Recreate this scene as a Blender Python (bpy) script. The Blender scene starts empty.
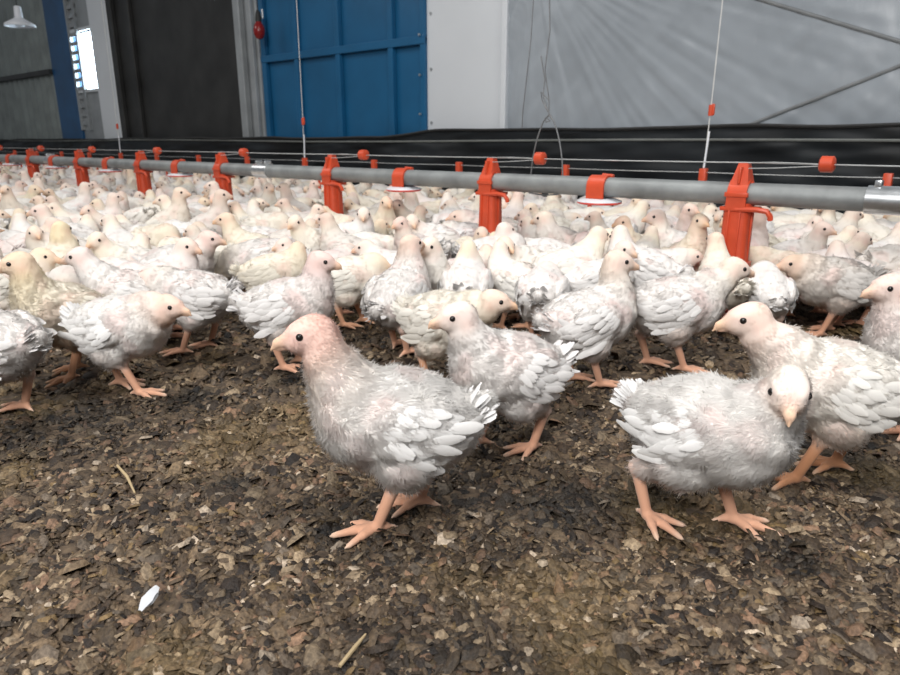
import bpy, math, random, time
import numpy as np
from mathutils import Vector, Matrix, noise
R = math.radians
C = bpy.context.scene.collection
T0 = time.time()

# ------------------------------------------------------------------ camera numbers (the photograph is 900x675)
CAM_H, PITCH, FPX = 0.40, R(16.2), 680.0
def ray(px, py):
    u, v = (px-450)/FPX, (337.5-py)/FPX
    return Vector((u, math.cos(PITCH)+v*math.sin(PITCH), -math.sin(PITCH)+v*math.cos(PITCH)))
def ground(px, py, z=0.0):
    d = ray(px, py); s = (z-CAM_H)/d.z
    return Vector((d.x*s, d.y*s, z))

# ------------------------------------------------------------------ material helpers
def new_mat(name):
    m = bpy.data.materials.new(name); m.use_nodes = True
    nt = m.node_tree; nt.nodes.clear()
    out = nt.nodes.new('ShaderNodeOutputMaterial')
    return m, nt, out
def nd(nt, typ, **kw):
    n = nt.nodes.new(typ)
    for k, v in kw.items(): setattr(n, k, v)
    return n
def ramp(nt, stops):
    n = nt.nodes.new('ShaderNodeValToRGB'); e = n.color_ramp.elements
    while len(e) < len(stops): e.new(0.5)
    for el, (p, c) in zip(e, stops): el.position = p; el.color = (*c, 1)
    return n
def mixrgb(nt, fac, a, b, mode='MIX'):
    n = nt.nodes.new('ShaderNodeMix'); n.data_type = 'RGBA'; n.blend_type = mode
    for sock, v in ((n.inputs[0], fac), (n.inputs[6], a), (n.inputs[7], b)):
        if hasattr(v, 'is_output') or isinstance(v, bpy.types.NodeSocket): nt.links.new(v, sock)
        elif isinstance(v, (int, float)): sock.default_value = v
        else: sock.default_value = (*v, 1)
    return n.outputs[2]
def simple_mat(name, col, rough=0.5, metal=0.0, nscale=20, namt=0.15, bump=0.0, bscale=60, coat=0.0):
    m, nt, out = new_mat(name)
    b = nd(nt, 'ShaderNodeBsdfPrincipled'); b.inputs['Roughness'].default_value = rough
    b.inputs['Metallic'].default_value = metal; b.inputs['Coat Weight'].default_value = coat
    tc = nd(nt, 'ShaderNodeTexCoord'); n = nd(nt, 'ShaderNodeTexNoise')
    n.inputs['Scale'].default_value = nscale; n.inputs['Detail'].default_value = 5
    nt.links.new(tc.outputs['Object'], n.inputs['Vector'])
    r = ramp(nt, [(0.3, tuple(c*(1-namt) for c in col)), (0.7, tuple(min(1, c*(1+namt)) for c in col))])
    nt.links.new(n.outputs['Fac'], r.inputs[0]); nt.links.new(r.outputs[0], b.inputs['Base Color'])
    if bump:
        n2 = nd(nt, 'ShaderNodeTexNoise'); n2.inputs['Scale'].default_value = bscale; n2.inputs['Detail'].default_value = 4
        nt.links.new(tc.outputs['Object'], n2.inputs['Vector'])
        bp = nd(nt, 'ShaderNodeBump'); bp.inputs['Strength'].default_value = bump; bp.inputs['Distance'].default_value = 0.01
        nt.links.new(n2.outputs['Fac'], bp.inputs['Height']); nt.links.new(bp.outputs[0], b.inputs['Normal'])
    nt.links.new(b.outputs[0], out.inputs[0])
    return m

def chick_mats():
    ms = []
    for name, tr in (('chick_skin_and_down', 0.0), ('chick_down', 0.34), ('chick_feather', 0.12)):
        m, nt, out = new_mat(name)
        at = nd(nt, 'ShaderNodeAttribute', attribute_name='Col')
        oi = nd(nt, 'ShaderNodeObjectInfo')
        col = mixrgb(nt, 1.0, at.outputs['Color'], oi.outputs['Color'], 'MULTIPLY')
        b = nd(nt, 'ShaderNodeBsdfPrincipled'); b.inputs['Roughness'].default_value = 0.75
        b.inputs['Specular IOR Level'].default_value = 0.25
        b.inputs['Sheen Weight'].default_value = 0.15
        nt.links.new(col, b.inputs['Base Color'])
        if tr:
            t = nd(nt, 'ShaderNodeBsdfTranslucent'); nt.links.new(col, t.inputs['Color'])
            mx = nd(nt, 'ShaderNodeMixShader'); mx.inputs[0].default_value = tr
            nt.links.new(b.outputs[0], mx.inputs[1]); nt.links.new(t.outputs[0], mx.inputs[2])
            nt.links.new(mx.outputs[0], out.inputs[0])
        else: nt.links.new(b.outputs[0], out.inputs[0])
        ms.append(m)
    e, nt, out = new_mat('chick_eye')
    b = nd(nt, 'ShaderNodeBsdfPrincipled'); b.inputs['Base Color'].default_value = (.012, .009, .008, 1)
    b.inputs['Roughness'].default_value = 0.12; nt.links.new(b.outputs[0], out.inputs[0])
    return ms[0], ms[1], e, ms[2]

# ------------------------------------------------------------------ mesh from arrays
def mesh_from(name, V, F, mat=None, col=None, smooth=True, normals=None):
    """V (n,3), F (m,k) with k 3 or 4"""
    me = bpy.data.meshes.new(name)
    V = np.asarray(V, dtype=np.float32); F = np.asarray(F, dtype=np.int32)
    n, m, k = len(V), len(F), F.shape[1]
    me.vertices.add(n); me.vertices.foreach_set('co', V.ravel())
    me.loops.add(m*k); me.loops.foreach_set('vertex_index', F.ravel())
    me.polygons.add(m); me.polygons.foreach_set('loop_start', np.arange(0, m*k, k, dtype=np.int32))
    try: me.polygons.foreach_set('loop_total', np.full(m, k, dtype=np.int32))
    except Exception: pass
    me.polygons.foreach_set('use_smooth', np.full(m, smooth, dtype=bool))
    me.update(calc_edges=True); me.validate()
    if col is not None:
        a = me.color_attributes.new('Col', 'FLOAT_COLOR', 'POINT')
        c4 = np.ones((n, 4), dtype=np.float32); c4[:, :3] = col
        a.data.foreach_set('color', c4.ravel())
    if normals is not None:
        me.normals_split_custom_set_from_vertices(np.asarray(normals, dtype=np.float32).tolist())
    if mat: me.materials.append(mat)
    return me
def link(name, me, parent=None):
    o = bpy.data.objects.new(name, me); C.objects.link(o)
    if parent is not None: o.parent = parent
    return o

# ------------------------------------------------------------------ signed distance bird
def rotm(yaw=0, pitch=0, roll=0):
    """columns = local axes; +pitch lifts the nose (+x) up"""
    cy, sy, cp, sp, cr, sr = math.cos(yaw), math.sin(yaw), math.cos(pitch), math.sin(pitch), math.cos(roll), math.sin(roll)
    Z = np.array([[cy, -sy, 0], [sy, cy, 0], [0, 0, 1]]); Y = np.array([[cp, 0, -sp], [0, 1, 0], [sp, 0, cp]])
    X = np.array([[1, 0, 0], [0, cr, -sr], [0, sr, cr]])
    return Z @ Y @ X
def sd_ell(P, c, r, M):
    q = (P-np.array(c, dtype=np.float32)) @ M.astype(np.float32)
    r = np.array(r, dtype=np.float32)
    a = q/r; b = a/r
    k0 = np.sqrt((a*a).sum(-1)); k1 = np.sqrt((b*b).sum(-1))+1e-9
    return k0*(k0-1)/k1
def sd_cone(P, a, b, ra, rb):
    a = np.array(a, dtype=np.float32); b = np.array(b, dtype=np.float32); ba = b-a
    pa = P-a; h = np.clip((pa @ ba)/float(ba @ ba), 0, 1)
    d = pa-h[..., None]*ba
    return np.sqrt((d*d).sum(-1))-(ra+(rb-ra)*h)

WHITE = (.85, .825, .795); PINK = (.86, .62, .56); PALE = (.89, .82, .70); CREAM = (.88, .80, .62)
LEG = (.68, .37, .24); LEGP = (.84, .56, .46); BEAK = (.80, .54, .40); SKIN = (.80, .62, .58); DIRT = (.50, .33, .22)

def pose(**kw):
    p = dict(lift=0.0, bp=10, hx=.088, hz=.205, hy=0.0, hyaw=0, hpitch=-8, stride=.02, foot_l=None, foot_r=None, tail=25,
             fluff=1.0, dirt=0.0, head=PINK, neck=PALE, legc=LEG, seat=False, nbx=.052, wing_out=0.0, tailside=0, neckw=1.0)
    p.update(kw); return p

def bird_prims(p):
    pr = []  # (kind, args, colour, k)
    z0 = .112+p['lift']; B = rotm(0, R(p['bp']))
    def bp(x, y, z):  # body coordinates -> bird coordinates
        v = B @ np.array([x, y, z]); return np.array([v[0], v[1], v[2]+z0])
    def ell(c, r, col, k=.014, M=None): pr.append(('e', (c, r, B if M is None else M), col, k))
    def cone(a, b, ra, rb, col, k=.008): pr.append(('c', (a, b, ra, rb), col, k))
    f = p['fluff']
    under = tuple(np.array(WHITE)*(1-p['dirt'])+np.array(DIRT)*p['dirt'])
    ell(bp(0, 0, .004), (.066, .049*f, .049), WHITE)
    ell(bp(.036, 0, -.002), (.044, .046*f, .048), WHITE)
    ell(bp(.048, 0, .010), (.030, .034*f, .036), tuple(np.array(WHITE)*.6+np.array(PALE)*.4))
    ell(bp(-.039, 0, .004), (.040, .038*f, .038), WHITE)
    ell(bp(-.008, 0, -.020), (.048, .043*f, .034), under)
    # thighs
    for s, fo in ((1, p['foot_l']), (-1, p['foot_r'])):
        ell(bp(-.008, .028*s, -.030), (.028, .020, .030), under, .012, rotm(0, R(p['bp']+20)))
    # wings: folded lobes on both sides
    for s in (1, -1):
        wo = p['wing_out']
        ell(bp(-.008, s*(.040*f+.004+wo*.012), .010), (.045, .012, .032), WHITE, .004, B @ rotm(s*R(5+wo*12), R(-12), 0))
        ell(bp(.022, s*(.039*f+wo*.004), .014), (.018, .010, .020), SKIN if p.get('pinkwing', True) else WHITE, .006)
    # tail stump
    T = B @ rotm(R(p['tailside']), R(-p['tail']+180-180), 0)
    tv = np.array([-math.cos(R(p['tail']))*math.cos(R(p['tailside'])), math.sin(R(p['tailside'])), math.sin(R(p['tail']))])
    tb = bp(-.064, 0, .014); cone(tb, tb+tv*.026, .020, .011, WHITE, .014)
    p['_tail'] = (tb+tv*.010, tv)
    # neck (bezier from breast to head)
    h = np.array([p['hx'], p['hy'], p['hz']]); nb = bp(p['nbx'], 0, .014)
    HM = rotm(R(p['hyaw']), R(p['hpitch'])); hd = HM[:, 0]; hu = HM[:, 2]; hs = HM[:, 1]
    back = h-hd*.008-hu*.006
    c1 = nb+np.array([.012, 0, .030]); c2 = back+np.array([-.004, 0, -.022])
    if p['hz'] < .12 and p['lift'] >= 0: c1 = nb+np.array([.02, 0, .005]); c2 = back-hd*.03+np.array([0, 0, .008])
    pts = []
    for i in range(7):
        t = i/6; pts.append((1-t)**3*nb+3*t*(1-t)**2*c1+3*t*t*(1-t)*c2+t**3*back)
    rad = np.array([.039, .0305, .0235, .0190, .0172, .0166, .0162])*p['neckw']
    for i in range(6):
        t = i/5; cc = np.array(WHITE)*(1-t)*.7+np.array(p['neck'])*(t+(1-t)*.3)
        if i >= 4: cc = (cc+np.array(p['head']))/2
        cone(pts[i], pts[i+1], rad[i], rad[i+1], tuple(cc), .012)
    # head
    ell(h, (.0240, .0160, .0170), p['head'], .006, HM)
    ell(h+hd*.008-hu*.0045, (.0155, .0145, .0115), tuple(np.array(p['head'])*.6+np.array(WHITE)*.4), .005, HM)
    ell(h-hd*.006+hu*.004, (.017, .0152, .0150), p['head'], .006, HM)
    for s in (1, -1):
        ell(h-hd*.007+hs*s*.0148-hu*.005, (.005, .003, .005), (.86, .56, .48), .003, HM)
    for s in (1, -1):
        ell(h+hd*.0085+hs*s*.0128+hu*.0030, (.0058, .0026, .0052), (.80, .56, .50), .003, HM @ rotm(R(s*-12)))
        cone(h+hd*.003+hs*s*.0118+hu*.0085, h+hd*.015+hs*s*.0085+hu*.0065, .0030, .0026, p['head'], .004)
    # beak
    b0 = h+hd*.0190-hu*.0015
    cone(b0, b0+hd*.012-hu*.0022, .0082, .0046, BEAK, .003)
    cone(b0+hd*.011-hu*.0020, b0+hd*.0185-hu*.0082, .0044, .0016, (.82, .56, .36), .002)
    cone(b0-hu*.0055-hd*.002, b0+hd*.0125-hu*.0090, .0052, .0018, (.66, .36, .24), .0008)
    # little comb
    cone(h+hd*.015+hu*.0095, h+hd*.020+hu*.0035, .0022, .0020, (.84, .50, .44), .003)
    # legs
    p['_eyes'] = [h+hd*.0085+hs*s*.0146+hu*.0030 for s in (1, -1)]; p['_hs'] = hs; p['_h'] = h
    st = p['stride']
    for s, fo in ((1, p['foot_l']), (-1, p['foot_r'])):
        if fo is None: fo = (st*s+.004, .024*s, 0, 0)
        fx, fy, fz, fyaw = fo
        hip = bp(-.008+.45*min(0, fx), .027*s, -.036)
        A = np.array([fx, fy, .0075+fz])
        L = .058
        if p['seat']:
            K = np.array([fx-.05, fy, .012])
        else:
            dx = A[0]-hip[0]
            K = A+np.array([-.016-.10*max(0, -dx)+.15*max(0, dx)*-1, 0, 0])
            K[2] = min(A[2]+.050, hip[2]-.006); K[1] = (fy+hip[1])/2
        cone(hip, K, .0200, .0082, tuple(np.array(under)*.65+np.array(p['legc'])*.35), .012)
        cone(K, A, .0070, .0056, p['legc'], .004)
        for a, l, r0 in ((0, .043, .0050), (36, .036, .0046), (-34, .036, .0046), (180+18*s, .018, .0040)):
            an = R(a+fyaw); dv = np.array([math.cos(an), math.sin(an), 0])
            m = A+dv*l*.5+np.array([0, 0, -.0025+(.0015 if fz == 0 else 0)]); e = A+dv*l+np.array([0, 0, -.0048-fz*.6])
            cone(A, m, .0046, r0, p['legc'], .003); cone(m, e, r0*.92, r0*.62, p['legc'], .002)
            cone(e, e+dv*.0055+np.array([0, 0, -.001]), .0022, .0009, (.70, .58, .46), .0015)
    return pr

def surface_nets(Fv, org, h):
    ins = Fv < 0
    nx, ny, nz = Fv.shape
    S = np.zeros((nx-1, ny-1, nz-1, 3), np.float32); Cn = np.zeros((nx-1, ny-1, nz-1), np.float32)
    def sl(dx, dy, dz, arr): return arr[dx:nx-1+dx, dy:ny-1+dy, dz:nz-1+dz]
    for ax in range(3):
        for a in (0, 1):
            for b in (0, 1):
                o0 = [0, 0, 0]; oth = [i for i in range(3) if i != ax]
                o0[oth[0]] = a; o0[oth[1]] = b; o1 = list(o0); o1[ax] = 1
                f0, f1 = sl(*o0, Fv), sl(*o1, Fv)
                cr = (f0 < 0) != (f1 < 0)
                t = np.where(cr, f0/np.where(cr, f0-f1, 1), 0)
                for k in range(3): S[..., k] += np.where(cr, (o0[k]+(t if k == ax else 0)), 0)
                Cn += cr
    act = Cn > 0
    idx = -np.ones(act.shape, np.int64); idx[act] = np.arange(act.sum())
    cells = np.argwhere(act)
    V = (cells+S[act]/Cn[act][:, None])*h+np.array(org)
    Q = []
    for ax in range(3):
        o = [0, 0, 0]; o[ax] = 1
        a = Fv[:nx-o[0], :ny-o[1], :nz-o[2]] < 0; b = Fv[o[0]:, o[1]:, o[2]:] < 0
        E = np.argwhere(a != b); s = a[a != b]
        u, v = [i for i in range(3) if i != ax]
        ok = (E[:, u] > 0) & (E[:, v] > 0) & (E[:, u] < act.shape[u]) & (E[:, v] < act.shape[v]); E = E[ok]; s = s[ok]
        def ci(du, dv):
            e = E.copy(); e[:, u] -= du; e[:, v] -= dv; return idx[e[:, 0], e[:, 1], e[:, 2]]
        q = np.stack([ci(1, 1), ci(0, 1), ci(0, 0), ci(1, 0)], 1)
        flip = s if ax != 1 else ~s
        q[~flip] = q[~flip][:, ::-1]; Q.append(q)
    return V.astype(np.float32), np.concatenate(Q)

def build_body(p, h):
    pr = bird_prims(p)
    hx = p['hx']
    lo = np.array([-.135, min(-.085, p['hy']-.05), -.004]); hi = np.array([max(.13, hx+.06), max(.085, p['hy']+.05), max(.2, p['hz']+.035)])
    n = np.ceil((hi-lo)/h).astype(int)+1
    G = np.stack(np.meshgrid(*[lo[i]+h*np.arange(n[i]) for i in range(3)], indexing='ij'), -1).astype(np.float32)
    D = np.full(G.shape[:3], 1.0, np.float32)
    def ev(pm, P):
        return sd_ell(P, *pm[1]) if pm[0] == 'e' else sd_cone(P, *pm[1])
    for pm in pr:
        # only evaluate near the primitive
        if pm[0] == 'e': c = np.array(pm[1][0]); rr = max(pm[1][1]); a0, a1 = c-rr, c+rr
        else:
            a, b = np.array(pm[1][0]), np.array(pm[1][1]); rr = max(pm[1][2:4]); a0, a1 = np.minimum(a, b)-rr, np.maximum(a, b)+rr
        m = .03
        i0 = np.clip(((a0-m-lo)/h).astype(int), 0, n-1); i1 = np.clip(((a1+m-lo)/h).astype(int)+2, 1, n)
        s = tuple(slice(int(i0[i]), int(i1[i])) for i in range(3))
        d = ev(pm, G[s]); e = D[s]; k = pm[3]
        w = np.maximum(k-np.abs(d-e), 0)/k
        D[s] = np.minimum(d, e)-w*w*k*.25
    V, Q = surface_nets(D, lo, h)
    W = np.zeros((len(V), 1)); Cc = np.zeros((len(V), 3)); legw = np.zeros(len(V))
    for pm in pr:
        d = np.maximum(ev(pm, V), -.002)
        w = np.exp(-(d+.002)/.0030); W[:, 0] += w; Cc += w[:, None]*np.array(pm[2])
        if pm[0] == 'c' and max(pm[1][2:4]) < .0074: legw += w   # bare parts: toes, shanks, beak
    Cc /= W+1e-12; legw = legw/(W[:, 0]+1e-12)
    hd = np.linalg.norm(V-p['_h'], axis=1)
    legw = np.clip(legw*1.3, 0, 1)
    headw = np.clip(1-(hd-.018)/.03, 0, 1)
    # normals of the mesh
    def vnorm(V):
        N = np.zeros_like(V); a = V[Q[:, 2]]-V[Q[:, 0]]; b = V[Q[:, 3]]-V[Q[:, 1]]; fn = np.cross(a, b)
        for k in range(4): np.add.at(N, Q[:, k], fn)
        return N/(np.linalg.norm(N, axis=1)[:, None]+1e-12)
    N = vnorm(V)
    so = random.random()*50
    disp = np.array([noise.noise(Vector((v[0]*45+so, v[1]*45, v[2]*45)))+.5*noise.noise(Vector((v[0]*120+so, v[1]*120, v[2]*120))) for v in V.tolist()])
    V = V+N*(disp*.0022*(1-legw)*(1-.8*headw))[:, None]
    # colour mottling: bare pinkish skin showing between tufts
    mo = np.array([noise.noise(Vector((v[0]*28-so, v[1]*28, v[2]*28))) for v in V.tolist()])
    mk = np.clip((mo-.20)*2.0, 0, .42)*(1-legw)*(1-.5*headw)
    Cc = Cc*(1-mk[:, None])+np.array(SKIN)*mk[:, None]
    N = vnorm(V)
    return dict(V=V, Q=Q, N=N, C=np.clip(Cc, 0, 1), bare=legw, head=headw, p=p)

def down(b, count, length, width, name, mat, rnd):
    V, Q, N, Cc = b['V'], b['Q'], b['N'], b['C']
    a = np.linalg.norm(np.cross(V[Q[:, 2]]-V[Q[:, 0]], V[Q[:, 3]]-V[Q[:, 1]]), axis=1)*(1-b['bare'][Q[:, 0]])**3
    hw = b['head'][Q[:, 0]]; a = a*(1+1.0*hw)
    pk = rnd.choice(len(Q), count, p=a/a.sum())
    t = rnd.random((count, 2)).astype(np.float32)
    q = Q[pk]
    P = (V[q[:, 0]]*(1-t[:, :1])+V[q[:, 1]]*t[:, :1])*(1-t[:, 1:])+(V[q[:, 3]]*(1-t[:, :1])+V[q[:, 2]]*t[:, :1])*t[:, 1:]
    n = N[q[:, 0]]; c = Cc[q[:, 0]]; h = b['head'][q[:, 0]]
    P = P-n*.0006
    flow = np.array([-1., 0, -.45])[None]+rnd.normal(0, .35, (count, 3))
    # clumping noise so the down gathers in tufts
    cl = np.stack([np.sin(P[:, 0]*210+P[:, 2]*160), np.sin(P[:, 1]*230+P[:, 0]*130), np.sin(P[:, 2]*190+P[:, 1]*170)], 1)
    flow += cl*.42
    flow -= (flow*n).sum(1)[:, None]*n
    belly = np.clip(-n[:, 2], 0, 1)
    lift = 1.0 if count >= 50000 else .6 if count >= 20000 else .3
    d = n*(.26+.22*belly[:, None]+.14*rnd.random((count, 1)))*lift+flow*.8
    d /= np.linalg.norm(d, axis=1)[:, None]
    L = length*(.45+.95*rnd.random(count))*(1-.60*h)*(1+.35*belly)
    side = np.cross(d, n); side /= np.linalg.norm(side, axis=1)[:, None]+1e-9
    w = width*(.6+.8*rnd.random(count))*(1-.45*h)
    A = P-side*w[:, None]*.5; B = P+side*w[:, None]*.5
    M1 = P+d*(L*.55)[:, None]-side*(w*.38)[:, None]; M2 = P+d*(L*.55)[:, None]+side*(w*.38)[:, None]
    tip = P+d*L[:, None]-n*(L*.12)[:, None]
    VV = np.stack([A, B, M2, M1, tip], 1).reshape(-1, 3)
    base = np.arange(count)[:, None]*5
    F = np.concatenate([base+np.array([[0, 1, 2]]), base+np.array([[0, 2, 3]]), base+np.array([[3, 2, 4]])])
    NN = n+d*.25; NN = np.repeat(NN/np.linalg.norm(NN, axis=1)[:, None], 5, 0)
    cc = np.clip(c*(1.0+rnd.normal(0, .025, (count, 1))), 0, 1)
    wt = np.array([.1, .1, .4, .4, .55])[None, :, None]*(1-.6*h)[:, None, None]
    cc = cc[:, None, :]*(1-wt)+np.array((.87, .855, .83))[None, None]*wt
    return mesh_from(name, VV, F, mat, cc.reshape(-1, 3), True, NN)

def feather_arrays(base, direc, up, L, W, curve=.12, col=WHITE):
    """one feather: a leaf-shaped cambered blade of 3x6 vertices"""
    d = np.array(direc, float); d /= np.linalg.norm(d); u = np.array(up, float); u -= (u@d)*d; u /= np.linalg.norm(u)
    s = np.cross(d, u); V = []; F = []
    prof = [.35, .8, 1.0, .96, .80, .30]; prof = [w*random.uniform(.82, 1.12) for w in prof]
    for i, w in enumerate(prof):
        t = i/5
        for j, x in enumerate((-1, 0, 1)):
            V.append(np.array(base)+d*L*t+s*x*w*W*.5+u*(math.sin(t*2.6)*L*curve*.5-abs(x)*W*.10))
    for i in range(5):
        for j in range(2): a = i*3+j; F.append((a, a+1, a+4, a+3))
    return V, F, [col]*18
def feathers(lst, name, mat):
    V, F, Cc, NN = [], [], [], []
    for f in lst:
        nn = f.pop('nrm', None)
        v, ff, c = feather_arrays(**f)
        if nn is not None:
            nn = np.array(nn); d = np.array(f['direc'], float); d /= np.linalg.norm(d); s = np.cross(d, nn)
            for k in range(18): q = nn+s*(k % 3-1)*.28-d*(.15-.08*(k//3)); NN.append(q/np.linalg.norm(q))
        o = len(V); V += v; Cc += c; F += [tuple(i+o for i in q) for q in ff]
    return mesh_from(name, np.array(V), np.array(F), mat, np.array(Cc), True, NN if len(NN) == len(V) else None)
def wing_feathers(b, s, mat, rnd, dens=1.3):
    p = b['p']; B = rotm(0, R(p['bp'])); z0 = .112+p['lift']; V = b['V']; N = b['N']
    def on(x, z):  # drop a point on the flank from body coordinates (x, z)
        v = B @ np.array([x*.88, 0, z]); v[2] += z0
        m = (V[:, 1]*s > .02)
        dd = (V[:, 0]-v[0])**2+(V[:, 2]-v[2])**2+np.where(m, 0, 1)
        i = int(np.argmin(dd)); return V[i]+N[i]*.0012, N[i]
    L = []
    rows = [  # x0, z0, x1, z1, count, length, width, direction pitch (deg below horizontal)
        (-.016, -.026, -.056, .010, 9, .034, .017, 6), (.000, -.022, -.044, .020, 10, .031, .016, 12),
        (.012, -.016, -.028, .028, 10, .027, .015, 18), (.022, -.008, -.012, .032, 9, .023, .014, 24), (.030, .004, .006, .034, 7, .019, .012, 28)]
    for (x0, zz0, x1, z1, n, l, w, dp) in rows:
        n = int(n*dens); w *= .78; l *= 1.12
        for i in range(n):
            t = (i+.5)/n
            P, nn = on(x0+(x1-x0)*t+rnd.normal(0, .001), zz0+(z1-zz0)*t+rnd.normal(0, .001))
            dl = B @ np.array([-math.cos(R(dp-14*t)), 0, -math.sin(R(dp-22*t))])
            dl = dl-(dl@nn)*nn*1.0+rnd.normal(0, .10, 3)-nn*.13
            g = np.clip(np.array((.93, .92, .90))*(1+rnd.normal(0, .02)), 0, 1)
            L.append(dict(nrm=nn, base=P+nn*.0005, direc=dl, up=nn, L=l*(.9+.25*rnd.random()), W=w, curve=.10, col=tuple(g)))
    return feathers(L, 'wing_feathers', mat)
def tail_feathers(b, mat, rnd):
    tb, tv = b['p']['_tail']; L = []
    s = np.cross(tv, (0, 0, 1)); s /= np.linalg.norm(s); u = np.cross(s, tv)
    for i in range(46):
        a = rnd.uniform(-1, 1); e = rnd.uniform(-.8, .8)
        L.append(dict(base=tb-tv*.008+s*a*.010+u*e*.008, direc=tv+s*a*.36+u*e*.5+rnd.normal(0, .12, 3), up=u+s*a*.3, L=.024+.012*rnd.random(), W=.011, curve=.15*e, col=(.80, .79, .78)))
    return feathers(L, 'tail_feathers', mat)
def eye_mesh(c, r, mat):
    V, F = [], []
    for i in range(7):
        th = math.pi*i/6
        for j in range(10):
            ph = 2*math.pi*j/10; V.append((c[0]+r*math.sin(th)*math.cos(ph), c[1]+r*math.sin(th)*math.sin(ph), c[2]+r*math.cos(th)))
    for i in range(6):
        for j in range(10): F.append((i*10+j, i*10+10+j, i*10+10+(j+1) % 10, i*10+(j+1) % 10))
    me = mesh_from('eye', np.array(V), np.array(F), mat)
    return me
EYE_R = .0039
def make_bird_meshes(p, h, ndown, mats, seed, dlen=.0075, dw=.0011):
    rnd = np.random.default_rng(seed); random.seed(seed)
    b = build_body(p, h)
    out = [('', mesh_from('broiler_chick', b['V'], b['Q'], mats[0], b['C']))]
    out.append(('down_feathers', down(b, ndown, dlen, dw, 'down_feathers', mats[1], rnd)))
    for s in (1, -1): out.append(('wing_feathers', wing_feathers(b, s, mats[3], rnd)))
    out.append(('tail_feathers', tail_feathers(b, mats[3], rnd)))
    for e in p['_eyes']: out.append(('eye', eye_mesh(e, EYE_R, mats[2])))
    return out
TINTS = [(1, 1, 1), (.96, .95, .95), (1, .985, .95), (.97, .94, .87), (.96, .91, .80), (.86, .83, .80), (.95, .89, .88)]
def place_bird(meshes, loc, yaw, scale, label, group=None, tint=None):
    root = link('broiler_chick', meshes[0][1])
    root.location = loc; root.rotation_euler = (0, 0, R(yaw)); root.scale = (scale,)*3
    root['label'] = label; root['category'] = 'chick'
    if group: root['group'] = group
    tint = tint or random.choice(TINTS); root.color = (*tint, 1)
    for nm, me in meshes[1:]: link(nm, me, root).color = (*tint, 1)
    return root
def joined(meshes, name):
    """all of a chick's meshes as one mesh, for the small far ones"""
    import bmesh
    tmp = [bpy.data.objects.new('t', m) for _, m in meshes]
    V, F3, F4, Cc, mi3, mi4 = [], [], [], [], [], []
    mats = []
    for _, m in meshes:
        mt = m.materials[0]
        if mt not in mats: mats.append(mt)
        o = len(V) and sum(len(x) for x in V)
        n = len(m.vertices); v = np.empty(n*3, np.float32); m.vertices.foreach_get('co', v); V.append(v.reshape(-1, 3))
        c = np.ones(n*4, np.float32)
        if 'Col' in m.color_attributes: m.color_attributes['Col'].data.foreach_get('color', c)
        Cc.append(c.reshape(-1, 4)[:, :3])
        lt = np.empty(len(m.polygons), np.int32); m.polygons.foreach_get('loop_total', lt)
        li = np.empty(len(m.loops), np.int32); m.loops.foreach_get('vertex_index', li)
        k = int(lt[0]); f = li.reshape(-1, k)+o
        if k == 3: f = np.concatenate([f, f[:, 2:]], 1); F3.append(f); mi3.append(np.full(len(f), mats.index(mt)))
        else: F4.append(f); mi4.append(np.full(len(f), mats.index(mt)))
    for t in tmp: bpy.data.objects.remove(t)
    V = np.concatenate(V); Cc = np.concatenate(Cc)
    me = bpy.data.meshes.new(name)
    tri = np.concatenate(F3)[:, :3] if F3 else np.zeros((0, 3), int); quad = np.concatenate(F4)
    me.vertices.add(len(V)); me.vertices.foreach_set('co', V.ravel())
    loops = np.concatenate([tri.ravel(), quad.ravel()]).astype(np.int32)
    me.loops.add(len(loops)); me.loops.foreach_set('vertex_index', loops)
    st = np.concatenate([np.arange(len(tri))*3, len(tri)*3+np.arange(len(quad))*4]).astype(np.int32)
    me.polygons.add(len(st)); me.polygons.foreach_set('loop_start', st)
    me.polygons.foreach_set('use_smooth', np.ones(len(st), bool))
    me.polygons.foreach_set('material_index', np.concatenate(mi3+mi4).astype(np.int32))
    me.update(calc_edges=True)
    a = me.color_attributes.new('Col', 'FLOAT_COLOR', 'POINT'); c4 = np.ones((len(V), 4), np.float32); c4[:, :3] = Cc; a.data.foreach_set('color', c4.ravel())
    for mt in mats: me.materials.append(mt)
    return me
MATS = chick_mats()
# ================================================================== the place
random.seed(7); NR = np.random.default_rng(7)
AZ = R(49.5)
U = Vector((-math.sin(AZ), math.cos(AZ), 0)); NV = Vector((math.cos(AZ), math.sin(AZ), 0))   # along the pipe and the wall / away from the camera
D_PIPE, D_DRINK, D_CURT, D_WALL = 1.6, 2.4, 3.08, 3.2
def hit(px, py, D):
    d = ray(px, py); s = D/d.dot(NV); P = Vector((0, 0, CAM_H))+d*s
    return P.dot(U), P.z
def W(t, D, z): v = NV*D+U*t; return Vector((v.x, v.y, z))
def tag(o, label=None, cat=None, group=None, kind=None):
    if label: o['label'] = label
    if cat: o['category'] = cat
    if group: o['group'] = group
    if kind: o['kind'] = kind
    return o
def empty(name, loc=(0, 0, 0), rz=0):
    o = bpy.data.objects.new(name, None); C.objects.link(o); o.location = loc; o.rotation_euler = (0, 0, rz); o.empty_display_size = .05
    return o
RZW = math.atan2(U.y, U.x)          # local x runs along the pipe, local y = -NV (towards the camera)... local y = (-U.y, U.x)
import bmesh
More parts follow.
